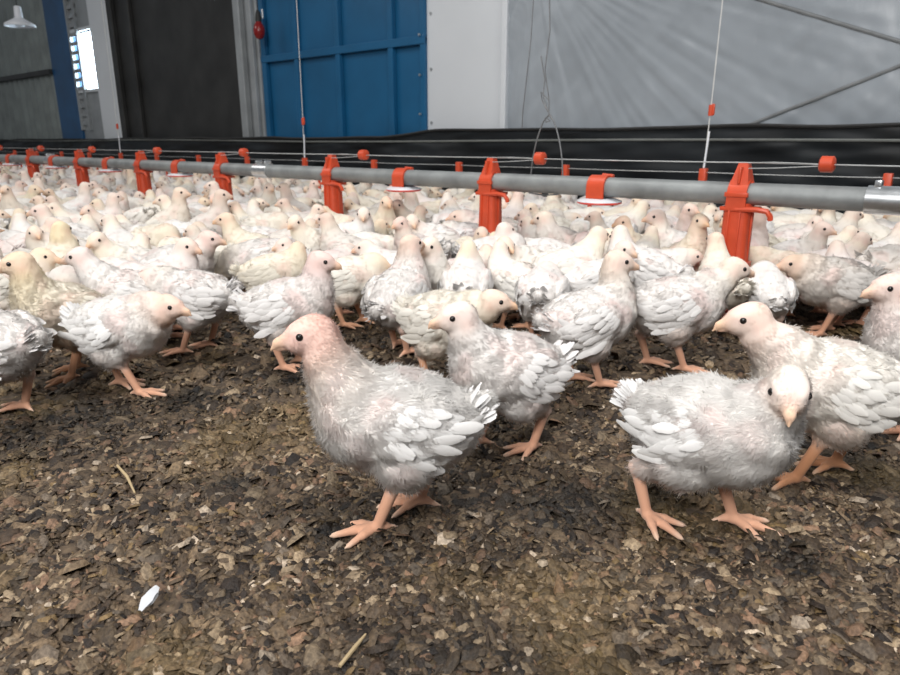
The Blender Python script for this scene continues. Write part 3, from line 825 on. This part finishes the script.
for s in (0,):
    prof = [(-RP-.005, -.028)]+[(math.cos(a)*(RP+.005), math.sin(a)*(RP+.005)) for a in np.linspace(math.pi, 0, 15)]+[(RP+.005, -.028)]
    inn = [(-RP, -.028)]+[(math.cos(a)*RP, math.sin(a)*RP) for a in np.linspace(math.pi, 0, 15)]+[(RP, -.028)]
    rings = []
    for x in (-w, w): rings.append(([b.b.verts.new((x, y, z)) for y, z in prof], [b.b.verts.new((x, y, z)) for y, z in inn]))
    (A, Ai), (B, Bi) = rings
    for i in range(len(prof)-1):
        b.b.faces.new((A[i], A[i+1], B[i+1], B[i])); b.b.faces.new((Ai[i], Bi[i], Bi[i+1], Ai[i+1])); b.b.faces.new((A[i], Ai[i], Ai[i+1], A[i+1])); b.b.faces.new((B[i], B[i+1], Bi[i+1], Bi[i]))
    b.b.faces.new((A[0], B[0], Bi[0], Ai[0])); b.b.faces.new((A[-1], Ai[-1], Bi[-1], B[-1]))
b.tube([(-.030, -.010, .026), (.0, -.010, .028)], .006, 10)
b.build('saddle', M_ORANGE, sad, True)
MB().lathe([(0, -.028), (.040, -.029), (.056, -.034), (.057, -.037), (.0, -.037)], 32).build('plate', M_WHITEP, sad, True)
MB().lathe([(.030, -.0365), (.056, -.0365), (.057, -.040), (.050, -.043), (.030, -.041)], 32).build('rim', M_RED, sad, True)
kk = 0
for k, t in enumerate(vis):
    tt = t+SP/2; px, py = fx_of(tt)
    if px < -20: break
    if k == 2: continue          # a pipe joint is here instead
    f = sad if kk == 0 else copy_tree(sad); on_line(f, tt, D_PIPE, ZP)
    tag(f, f'orange pipe clamp with a white round plate, {ordn[kk]} counted from the right', 'clamp', 'orange clamps with white plates'); kk += 1
# anti-perching wire over the pipe with its orange bobbins
ZW = .352
def wire(name, pts, r, mat, label, cat, D=D_PIPE):
    b = MB().tube(pts, r, 6); o = b.build(name, mat, None, True); on_line(o, 0, D, 0); return tag(o, label, cat)
def sagline(t0_, t1_, z, step, sag, y=0): 
    pts = []; t = t0_
    while t < t1_:
        for i in range(6): f = i/6; pts.append((t+step*f, y, z-sag*4*f*(1-f)))
        t += step
    pts.append((t, y, z)); return pts
wire('perch_wire', sagline(vis[0]-2*SP, TP1, ZW, SP, .0012), .0016, M_WIRE, 'thin steel wire strung just above the grey feed pipe at the feeder tops', 'wire')
bob = empty('wire_bobbin')
MB().tube([(-.014, 0, 0), (-.011, 0, 0), (.011, 0, 0), (.014, 0, 0)], [.012, .0165, .0165, .012], 20).build('bobbin_body', M_ORANGE, bob, True)
MB().tube([(-.016, .0, 0), (.016, 0, 0)], .0185, 20, caps=False).build('flange', M_RED, bob, True) if False else None
MB().tube([(.010, 0, 0), (.10, .004, .002), (.155, .008, .000)], .0011, 6).build('tie_wire', M_WIRE, bob, True)
MB().tube([(.010, 0, -.004), (.10, .008, -.010), (.152, .010, -.012)], .0011, 6).build('tie_wire', M_WIRE, bob, True)
for k in range(NFEED):
    f = bob if k == 0 else copy_tree(bob); on_line(f, vis[k]-.165, D_PIPE, ZW)
    tag(f, f'orange bobbin on the wire above the grey pipe, {ordn[k]} counted from the right', 'bobbin', 'orange bobbins on the wire')
# drinker line further back
ZD = .228
dr = empty('drinker_pipe'); on_line(dr, 0, D_DRINK)
tag(dr, 'thin nipple drinker pipe running behind the grey feed pipe', 'pipe')
MB().tube([(-2.5, 0, ZD), (14, 0, ZD)], .011, 12).build('water_pipe', M_GREY, dr, True)
MB().tube(sagline(-2.5, 14, .293, .57, .002), .0015, 6).build('support_wire', M_WIRE, dr, True)
s0 = hit(703, 176, D_DRINK)[0]; SD = (hit(305, 165, D_DRINK)[0]-s0)/4; s1 = s0-SD; print('drinker spacing', SD)
dn = empty('drinker_clip')
MB().box(-.012, .012, -.012, .012, -.020, .078, .003).build('clip', M_ORANGE, dn, True)
MB().tube([(-.115, 0, -.01), (-.115, 0, -.05), (-.115, 0, -.10)], [.008, .007, .010], 10).build('nipple', M_ORANGE, dn, True)
for k in range(0, 16):
    t = s1+SD*k; px, py = fx_of(t, D_DRINK, ZD)
    if px < -10: break
    f = dn if k == 0 else copy_tree(dn); on_line(f, t, D_DRINK, ZD)
    tag(f, f'small orange drinker clip behind the grey pipe, {ordn[k]} counted from the right', 'clip', 'orange drinker clips')
# hanging cords of the drinker line
for k, lab in ((1, 'white cord with an orange adjuster hanging in front of the grey sheeting'), (5, 'white cord with an orange adjuster hanging in front of the blue door'), (9, 'white cord hanging in front of the pale column at the left')):
    t = s1+SD*k; hc = empty('suspension_line'); on_line(hc, t, D_DRINK, ZD); tag(hc, lab, 'cord', 'hanging cords')
    MB().tube([(0, 0, .075), (-.004, .0, .3), (-.010, .0, 1.2), (-.02, .0, H-.3)], .0019, 8).build('cord', M_CORD, hc, True)
    MB().tube([(-.004, 0, .25), (-.0045, 0, .285)], .0080, 10).box(-.017, -.006, -.004, .004, .252, .288, .002).build('adjuster', M_ORANGE, hc, True)
    MB().tube([(0, 0, .08), (-.006, 0, .20)], .0034, 8).build('cord_sleeve', M_WHITEP, hc, True)
# steel cable loop that carries the pipe
th = hit(546, 190, D_PIPE)[0]; hz = hit(546, 115, D_PIPE)[1]; tl = hit(530, 190, D_PIPE)[0]; tr = hit(562, 190, D_PIPE)[0]
hk = empty('hanging_cable'); on_line(hk, th, D_PIPE); tag(hk, 'steel cable loop carrying the grey pipe in front of the grey sheeting', 'cable')
def P_(px, py): t, z = hit(px, py, D_PIPE); return (t-th, 0, z)
w2 = abs(tr-tl)/2
def loopside(s):
    pts = []
    for i in range(13):
        f = i/12; x = s*w2*(math.sin(f*math.pi/2)**.6)*(1 if f < .9 else 1); pts.append((x, 0, hz-(hz-ZP)*f))
    return pts
MB().tube(loopside(1)+[(w2*.9, .012, ZP-RP), (0, .010, ZP-RP-.004)], .0020, 8).tube(loopside(-1)+[(-w2*.9, .012, ZP-RP), (0, .010, ZP-RP-.004)], .0020, 8).build('loop', M_CABLE, hk, True)
MB().tube([(0, 0, hz), P_(549, 100), P_(545, 70), P_(550, 30), P_(549, -30), P_(546, -400)], .0016, 8).build('cable', M_CABLE, hk, True)
MB().tube([P_(541, 56), P_(545, 80), P_(543, 96), P_(547, 108), P_(552, 118)], .0016, 8).tube([P_(549, 100), P_(541, 92), P_(542, 100), P_(548, 112)], .0016, 8).tube([P_(547, 118), P_(550, 121), P_(546, 122), P_(545, 119), P_(548, 116)], .002, 8).build('wire_twist', M_CABLE, hk, True)
lw = MB().tube([P_(535, -250), P_(534, -10), P_(531, 40), P_(527, 75), P_(523, 110), P_(522, 128)], .0013, 8).build('loose_wire', M_CABLE, None, True); on_line(lw, th, D_PIPE)
tag(lw, 'thin loose wire dangling left of the steel cable loop', 'wire')

# ------------------------------------------------------------------ lamps in view
tl_, zl_ = hit(20, 25, 2.6); lp = empty('pendant_lamp', W(tl_, 2.6, zl_)); tag(lp, 'small white pendant lamp hanging at the top left', 'lamp')
k = .95
MB().lathe([(.02, .16), (.03, .15), (.035, .06), (.06, .045), (.125, .008), (.13, -.012), (.125, -.014), (.118, -.002), (.055, .035), (.0, .055)], 32).build('lamp_shade', M_WHITEP, lp, True)
MB().lathe([(.0, .045), (.03, .04), (.042, .015), (.034, -.01), (.0, -.02)], 20).build('bulb', M_WHITEP, lp, True)
MB().tube([(0, 0, .155), (0, 0, 1.6)], .004, 8).build('cord', M_RUBBER, lp, True)
tl_, zl_ = hit(259, 28, 3.05); rl = empty('red_lamp', W(tl_, 3.05, zl_)); tag(rl, 'red rounded lamp hanging in front of the grey post', 'lamp')
MB().lathe([(.0, -.075), (.022, -.068), (.036, -.045), (.040, -.015), (.034, .015), (.022, .032), (.020, .040)], 24).build('bulb', simple_mat('dark_red_glass', (.24, .012, .012), .2), rl, True)
MB().lathe([(.020, .038), (.022, .06), (.016, .10), (.006, .115)], 20).build('lamp_holder', M_RUBBER, rl, True)
MB().tube([(0, 0, .11), (0, 0, 1.6)], .004, 8).build('cord', M_RUBBER, rl, True)
b = MB(); b.tube([(.03, 0, .06+.02*i) for i in range(4)], .008, 8); b.build('bracket', M_STEEL, rl, True)

# ------------------------------------------------------------------ small things lying on the litter
g = ground(141, 618)
fe = feathers([dict(base=(0, 0, .006), direc=(.25, 1, .16), up=(0, -.3, 1), L=.026, W=.011, curve=.3, col=(.62, .64, .67)), dict(base=(.002, .006, .006), direc=(.1, 1, .3), up=(.3, 0, 1), L=.022, W=.012, curve=-.2, col=(.60, .62, .64))], 'fallen_feather', MATS[3])
tag(link('fallen_feather', fe), 'white curled feather lying on the litter at the lower left', 'feather'); bpy.data.objects['fallen_feather'].location = (g.x, g.y, ghf(g.x, g.y)+.006)
M_STRAW = simple_mat('straw', (.42, .32, .18), .7)
for (a, c, lab) in (((340, 672), (366, 640), 'pale straw stem lying on the litter at the bottom centre'), ((118, 470), (135, 494), 'short pale straw lying on bare litter at the left'), ((275, 330), (296, 334), 'thin straw lying under the beak of the foremost chick')):
    if lab.startswith('thin'): continue
    A, B = ground(*a), ground(*c); A.z = ghf(A.x, A.y)+.007; B.z = ghf(B.x, B.y)+.008
    Mid = (A+B)/2+Vector((.002, 0, .003)); o = MB().tube([A, Mid, B], [.0016, .0019, .0010], 8).build('straw', M_STRAW, None, True); tag(o, lab, 'straw')
# ================================================================== the flock
occ = []           # (x, y, r) discs taken by chicks
def discs(loc, yaw, sc, r=.046):
    c, s = math.cos(R(yaw)), math.sin(R(yaw))
    return [(loc[0]+c*.036*sc, loc[1]+s*.036*sc, r*sc), (loc[0]-c*.040*sc, loc[1]-s*.040*sc, (r-.004)*sc)]
for t in vis:
    P = W(t, D_PIPE, 0); occ.append((P.x, P.y, .045))
front = [
 # foot pixel, yaw, scale, label, pose, tint, down count
 ((402, 516), 190, 1.05, 'foremost white chick with pink head walking left in the middle of the bare litter',
  pose(bp=12, hx=.084, hz=.206, hpitch=-5, foot_l=(.028, .024, 0, 0), foot_r=(-.022, -.024, 0, 0), head=(.88, .58, .49), neck=(.87, .70, .58), tail=38, fluff=1.0), 0, 60000),
 ((694, 526), -44, 1.00, 'white chick at right front facing the camera with its beak pointing forward',
  pose(bp=6, hx=.078, hz=.178, hy=-.014, hyaw=-66, hpitch=-24, foot_l=(.030, .028, 0, 12), foot_r=(-.040, -.030, 0, -12), head=(.88, .80, .72), neck=WHITE, tail=18, fluff=1.05), 0, 60000),
 ((818, 476), 172, 1.06, 'large white chick facing left directly behind the right front chick, neck stretched up',
  pose(bp=8, hx=.100, hz=.186, hpitch=-8, head=(.87, .70, .62), neck=(.88, .74, .68), fluff=1.06, stride=.03, dirt=.4, legc=(.62, .30, .16)), 2, 42000),
 ((912, 425), 184, 1.04, 'white chick cut off by the right edge, facing left with head raised',
  pose(bp=14, hx=.072, hz=.200, hpitch=-4, head=(.88, .72, .64), neck=(.87, .76, .70)), 1, 30000),
 ((508, 444), 207, 1.0, 'white chick facing left in the centre, behind the tail of the foremost chick',
  pose(bp=12, hx=.080, hz=.194, hyaw=-14, hpitch=-4, head=(.88, .78, .70), neck=WHITE, stride=-.028, fluff=1.02), 1, 42000),
 ((444, 380), -34, 1.0, 'cream breasted chick facing right behind the centre chick, beak level',
  pose(bp=4, hx=.100, hz=.160, hyaw=30, hpitch=-6, head=(.88, .74, .66), neck=(.88, .82, .70)), 3, 26000),
 ((400, 350), 66, 1.0, 'white chick seen from behind with its head turned away, left of the centre chick',
  pose(bp=22, hx=.056, hz=.206, hyaw=-20, hpitch=0, head=(.88, .68, .56), neck=(.88, .78, .70), tail=5), 1, 26000),
 ((290, 366), 2, 1.0, 'white chick facing right, standing just behind the head of the foremost chick',
  pose(bp=8, hx=.068, hz=.195, hpitch=-8, head=(.87, .68, .62), neck=(.85, .70, .66), dirt=.1, stride=.01), 1, 26000),
 ((128, 391), -8, .98, 'white chick with an orange neck walking right at the left, head low',
  pose(bp=6, hx=.094, hz=.150, hpitch=-8, head=(.88, .66, .54), neck=(.86, .58, .42), foot_l=(-.028, .024, 0, 0), foot_r=(.034, -.020, 0, 5), fluff=1.06), 0, 36000),
 ((76, 371), 240, 1.02, 'tall chick with a dirty yellow belly facing left near the left edge',
  pose(bp=20, hx=.066, hz=.208, hyaw=-38, hpitch=-6, head=(.88, .74, .62), neck=(.84, .76, .54), dirt=.75), 4, 26000),
 ((138, 350), 186, 1.0, 'white chick facing left behind the orange-necked chick',
  pose(bp=12, hx=.084, hz=.192, hpitch=-6, head=(.88, .78, .72), neck=WHITE), 1, 22000),
 ((4, 414), 166, 1.0, 'white chick cut off by the left edge with only its rump and leg showing',
  pose(bp=8, hx=.09, hz=.19, dirt=.15, stride=.02), 1, 30000),
 ((199, 350), 180, .98, 'chick with a pink head held low facing left, fluffy tail towards the bare litter',
  pose(bp=6, hx=.084, hz=.148, hpitch=-4, head=(.88, .66, .58), neck=(.88, .80, .68), tail=30), 1, 22000),
 ((180, 316), 4, 1.02, 'clean white chick facing right with beak over the bare patch at the left',
  pose(bp=6, hx=.086, hz=.176, hpitch=-6, head=(.88, .70, .62), neck=(.88, .72, .64)), 1, 20000),
 ((262, 305), 197, 1.0, 'chick pecking at the litter with its yellowish head down',
  pose(bp=-14, hx=.112, hz=.052, hpitch=-55, head=(.86, .70, .50), neck=(.87, .76, .56), lift=.004), 1, 20000),
 ((300, 304), 245, .9, 'small chick facing the camera beside the pecking chick',
  pose(bp=20, hx=.055, hz=.180, hyaw=-25, hpitch=-8, head=(.88, .74, .66), neck=CREAM), 1, 14000),
 ((584, 384), 22, 1.0, 'tall white chick facing right behind the centre chick, head in front of the crowd',
  pose(bp=12, hx=.054, hz=.208, hyaw=-22, hpitch=-8, head=(.88, .74, .62), neck=(.88, .80, .70), stride=-.012), 1, 26000),
 ((668, 368), 2, 1.03, 'big white chick facing right with its head in front of the nearest orange feeder',
  pose(bp=6, hx=.100, hz=.178, hpitch=-10, head=(.88, .76, .64), neck=(.88, .82, .70), dirt=.3, foot_l=(-.03, .022, 0, 0), foot_r=(.02, -.022, 0, -20)), 1, 26000),
 ((762, 336), 82, .86, 'small white chick seen from behind at the foot of the nearest orange feeder',
  pose(bp=18, hx=.050, hz=.150, hpitch=-20, head=CREAM, neck=WHITE, tail=5), 1, 14000),
 ((826, 332), 178, 1.02, 'brownish headed chick facing left with dark wing edge, right of the nearest feeder',
  pose(bp=4, hx=.092, hz=.150, hpitch=-6, head=(.84, .66, .52), neck=(.84, .64, .48), dirt=.35), 5, 20000),
 ((884, 318), 14, 1.05, 'grey-white chick facing right behind the chick with a dark wing edge at right',
  pose(bp=2, hx=.10, hz=.13, hpitch=-20, dirt=.2), 5, 16000),
 ((820, 286), 14, 1.0, 'slim chick looking up to the right beyond the nearest feeder',
  pose(bp=16, hx=.074, hz=.196, hpitch=4, head=(.88, .76, .68), neck=PALE), 5, 12000),
 ((490, 302), 6, 1.02, 'white chick standing broadside in front of the second tall feeder',
  pose(bp=4, hx=.036, hz=.180, hyaw=30, hpitch=-10, head=(.88, .78, .70), neck=WHITE, dirt=.2), 1, 16000),
 ((541, 300), 158, .98, 'chick with wing feathers sticking up, right of the second tall feeder',
  pose(bp=-2, hx=.09, hz=.11, hpitch=-30, dirt=.35, wing_out=.6), 1, 14000),
 ((588, 296), 96, .95, 'chick with bare pink rump seen from behind, right of centre',
  pose(bp=10, hx=.07, hz=.15, dirt=.35, head=PINK, neck=SKIN), 6, 12000),
 ((352, 326), 0, .94, 'yellowish chick facing right with its head at shoulder height',
  pose(bp=6, hx=.068, hz=.146, head=(.87, .72, .54), neck=(.87, .76, .54)), 3, 16000),
 ((466, 335), 84, .96, 'chick seen from behind with a tall yellowish nape in the middle of the group',
  pose(bp=16, hx=.05, hz=.188, hpitch=-6, head=(.89, .80, .62), neck=(.89, .81, .64)), 1, 14000),
 ((541, 344), 76, .92, 'low pink-headed chick seen from behind, left of the tall chick facing right',
  pose(bp=8, hx=.07, hz=.150, head=PINK, neck=(.88, .72, .64)), 1, 14000),
 ((64, 320), 88, 1.0, 'chick with a long yellow nape seen from behind at the left',
  pose(bp=24, hx=.046, hz=.205, hpitch=-10, head=(.86, .77, .60), neck=(.86, .77, .58)), 4, 14000),
 ((22, 330), 8, 1.0, 'chick near the left edge facing right with a cream head, behind the tall dirty chick',
  pose(bp=8, hx=.07, hz=.165, head=(.88, .76, .60), neck=CREAM), 3, 14000),
 ((395, 312), 168, .95, 'white chick facing left behind the group in the middle',
  pose(bp=10, hx=.075, hz=.17, head=(.88, .78, .68)), 1, 12000),
]
nfront = 0
for i, ((px, py), yaw, sc, lab, p, ti, ndn) in enumerate(front):
    g = ground(px, py); hres = .0020 if ndn >= 50000 else .0024 if ndn >= 36000 else (.0028 if ndn >= 20000 else .0034)
    near = ndn >= 20000
    ms = make_bird_meshes(p, hres, ndn, MATS, 100+i, (.0085 if ndn >= 50000 else .0078) if near else .0085, .0008 if ndn >= 36000 else .0012)
    place_bird(ms, (g.x, g.y, ghf(g.x, g.y)+.001), yaw, sc, lab, None, TINTS[ti]); nfront += 1
    occ += discs(g, yaw, sc, .040)
print('front done', nfront, round(time.time()-T0, 1))
VAR = [
 ('head raised', pose(bp=14, hx=.074, hz=.202, hpitch=-6)),
 ('head raised', pose(bp=10, hx=.080, hz=.188, hyaw=22, hpitch=-8, head=(.88, .76, .66), neck=CREAM)),
 ('head low', pose(bp=4, hx=.088, hz=.150, hpitch=-8, head=(.88, .70, .60))),
 ('head turned', pose(bp=12, hx=.062, hz=.190, hyaw=-65, hy=-.01, hpitch=-12, head=(.88, .78, .70), neck=WHITE)),
 ('head turned', pose(bp=8, hx=.066, hz=.172, hyaw=80, hy=.012, hpitch=-10, head=(.87, .70, .60), neck=(.87, .77, .60))),
 ('head low', pose(bp=2, hx=.078, hz=.128, hyaw=30, hpitch=-14, dirt=.3)),
 ('pecking', pose(bp=-14, hx=.112, hz=.056, hpitch=-52, head=(.87, .72, .56), neck=(.87, .76, .60), lift=.003)),
 ('head raised', pose(bp=24, hx=.060, hz=.222, hpitch=-2, head=(.87, .68, .60), neck=(.87, .74, .64), dirt=.2)),
 ('head low', pose(bp=6, hx=.068, hz=.120, hyaw=-30, hpitch=-10, lift=-.020, head=(.88, .80, .70), neck=WHITE)),
]
for _, p in VAR: p['dirt'] = max(p['dirt'], .18)
for _, p in VAR: p['head'] = tuple(np.array(p['head'])*.5+np.array(PALE)*.5)
MID, FAR = [], []
for i, (_, p) in enumerate(VAR):
    MID.append(make_bird_meshes(dict(p), .0036, 11000, MATS, 300+i, .0085, .0014))
    FAR.append(joined(make_bird_meshes(dict(p), .0058, 1800, MATS, 400+i, .0105, .0030), 'broiler_chick'))
print('variants done', round(time.time()-T0, 1))
# dart throwing over the floor between the front chicks and the curtain
cand = []
rnd = random.Random(11)
gaps = [(ground(92, 245), .06), (ground(706, 262), .05), (ground(395, 225), .05), (ground(228, 312), .07), (ground(345, 385), .12), (ground(640, 362), .04), (ground(236, 340), .10), (ground(325, 340), .06)]
cells = {}
def ck(x, y): return int(x//.12), int(y//.12)
for o in occ: cells.setdefault(ck(o[0], o[1]), []).append(o)
def free(ds):
    for x, y, r in ds:
        cx, cy = ck(x, y)
        for a in (-1, 0, 1):
            for b_ in (-1, 0, 1):
                for (ox, oy, orr) in cells.get((cx+a, cy+b_), ()):
                    if (x-ox)**2+(y-oy)**2 < (r+orr)**2*1.0: return False
    return True
tries = 0
while tries < 90000:
    tries += 1
    r = math.exp(rnd.uniform(math.log(1.0), math.log(11))); a = rnd.uniform(R(-37), R(37)); x, y = -r*math.sin(a), r*math.cos(a)
    dist_n = x*NV.x+y*NV.y
    if dist_n > D_CURT-.20: continue
    px, py = fx_of(Vector((x, y, 0)).dot(U), dist_n, 0)
    lim = 318 if 190 < px < 345 else (336 if px < 190 else 332)
    if py > lim or px < -60 or px > 985: continue
    if any((x-g.x)**2+(y-g.y)**2 < q*q for g, q in gaps): continue
    yaw = rnd.choice([rnd.uniform(0, 360), rnd.gauss(0, 35), rnd.gauss(180, 35)]) % 360
    sc = rnd.uniform(.88, 1.06)
    ds = discs((x, y), yaw, sc, .042 if r < 3 else .046)
    if not free(ds): continue
    for o in ds: cells.setdefault(ck(o[0], o[1]), []).append(o)
    cand.append((r, x, y, yaw, sc, px))
cand.sort()
print('candidates', len(cand))
fpx = [fx_of(t)[0] for t in vis[:NFEED]]
inview = [c for c in cand if -15 < c[5] < 915]
nind = 300-nfront
ind = set(id(c) for c in inview[:nind])
far_list = []
for c in cand:
    r, x, y, yaw, sc, px = c
    vi = rnd.choices(range(len(VAR)), weights=[4, 4, 4, 4, 4, 3, 1.5, 2.5, 3])[0]
    if vi == 7 and (x*NV.x+y*NV.y) > 2.2: vi = 1
    if (x*NV.x+y*NV.y) > 2.5: sc = min(sc, .95)
    if id(c) not in ind: far_list.append((vi, x, y, yaw, sc)); continue
    side = 'beyond' if (x*NV.x+y*NV.y) > D_PIPE else 'before'
    k = sum(1 for f in fpx if f > px)
    rel = (yaw-(90-math.degrees(math.atan2(x, y)))) % 360
    face = 'seen from behind' if rel < 45 or rel > 315 else 'facing left' if rel < 135 else 'facing the camera' if rel < 225 else 'facing right'
    between = 'right of the nearest feeder' if k == 0 else f'between {ordn[k-1]} and {ordn[k]} feeders' if k < NFEED else 'left of the farthest feeder'
    lab = f'white chick {face}, {VAR[vi][0]}, {side} the grey pipe {between}'
    loc = (x, y, ghf(x, y)+.001)
    if r < 2.3: place_bird(MID[vi], loc, yaw, sc, lab, lab, rnd.choice(TINTS))
    else:
        o = link('broiler_chick', FAR[vi]); o.location = loc; o.rotation_euler = (0, 0, R(yaw)); o.scale = (sc,)*3; o.color = (*rnd.choice(TINTS), 1)
        o['label'] = lab; o['category'] = 'chick'; o['group'] = lab
# the remaining far chicks: one mass
def grab(me):
    n = len(me.vertices); v = np.empty(n*3, np.float32); me.vertices.foreach_get('co', v)
    tri = me
    me.calc_loop_triangles(); k = len(me.loop_triangles); f = np.empty(k*3, np.int32); me.loop_triangles.foreach_get('vertices', f)
    pi = np.empty(k, np.int32); me.loop_triangles.foreach_get('polygon_index', pi); mi = np.empty(len(me.polygons), np.int32); me.polygons.foreach_get('material_index', mi)
    c = np.empty(n*4, np.float32); me.color_attributes['Col'].data.foreach_get('color', c)
    return v.reshape(-1, 3), f.reshape(-1, 3), mi[pi], c.reshape(-1, 4)[:, :3]
if far_list:
    LOW = [grab(joined([m for m in make_bird_meshes(dict(p), .0085, 700, MATS, 500+i, .011, .004) if m[0] != 'wing_feathers'], 'low')) for i, (_, p) in enumerate(VAR)]
    V, F, MI, Cc, o = [], [], [], [], 0
    for vi, x, y, yaw, sc in far_list:
        v, f, mi, c = LOW[vi]; ca, sa = math.cos(R(yaw)), math.sin(R(yaw)); tn = np.array(rnd.choice(TINTS))
        V.append(np.stack([(v[:, 0]*ca-v[:, 1]*sa)*sc+x, (v[:, 0]*sa+v[:, 1]*ca)*sc+y, v[:, 2]*sc+ghf(x, y)+.001], 1)); F.append(f+o); MI.append(mi); Cc.append(c*tn); o += len(v)
    me = mesh_from('distant_flock', np.concatenate(V), np.concatenate(F), None, np.concatenate(Cc))
    for mt in (MATS[0], MATS[1], MATS[3], MATS[2]): me.materials.append(mt)
    # the joined meshes list their materials as skin, down, feather, eye
    me.polygons.foreach_set('material_index', np.concatenate(MI).astype(np.int32)); me.update()
    tag(link('distant_flock', me), 'dense mass of far white chicks running away along the wall to the left', 'flock', kind='stuff')
    print('distant flock', len(far_list), o)

# ================================================================== light and camera
def area(name, loc, size, energy, col, target=None, shape='SQUARE', sy=None):
    l = bpy.data.lights.new(name, 'AREA'); l.energy = energy; l.size = size; l.color = col
    if sy: l.shape = 'RECTANGLE'; l.size_y = sy
    o = bpy.data.objects.new(name, l); C.objects.link(o); o.location = loc
    d = Vector(target if target else (loc[0], loc[1], 0))-Vector(loc); o.rotation_euler = d.to_track_quat('-Z', 'Y').to_euler()
    return o
area('unseen_lamp', (-.9, 2.0, 2.9), 1.1, 37, (1, .97, .93))
area('unseen_lamp', (-4.5, 3.6, 2.9), 1.6, 60, (1, .97, .93))
area('unseen_lamp', (1.0, .2, 2.7), 1.2, 48, (1, .98, .96))
area('unseen_lamp', (-1.0, -1.5, 2.1), 1.2, 118, (1, .98, .96), (0, 1.3, 0))  # fill light added behind the camera to brighten the chicks' near sides
wd = bpy.data.worlds.new('shed_air'); bpy.context.scene.world = wd; wd.use_nodes = True
bg = wd.node_tree.nodes['Background']; bg.inputs[0].default_value = (.80, .86, .94, 1); bg.inputs[1].default_value = .21
cd = bpy.data.cameras.new('camera'); cam = bpy.data.objects.new('camera', cd); C.objects.link(cam); bpy.context.scene.camera = cam
cam.location = (0, 0, CAM_H); cam.rotation_euler = (math.pi/2-PITCH, 0, 0)
cd.sensor_width = 36; cd.lens = FPX/900*36; cd.clip_start = .02; cd.clip_end = 100
cd.dof.use_dof = True; cd.dof.focus_distance = .80; cd.dof.aperture_fstop = 12
sc = bpy.context.scene
sc.view_settings.view_transform = 'Standard'; sc.view_settings.look = 'None'; sc.view_settings.exposure = -0.10; sc.view_settings.gamma = 1
try: sc.view_settings.use_curve_mapping = False
except Exception: pass
sc.cycles.use_denoising = True; sc.cycles.max_bounces = 6; sc.cycles.diffuse_bounces = 3; sc.cycles.transmission_bounces = 2; sc.cycles.caustics_reflective = False
print('script done', round(time.time()-T0, 1))
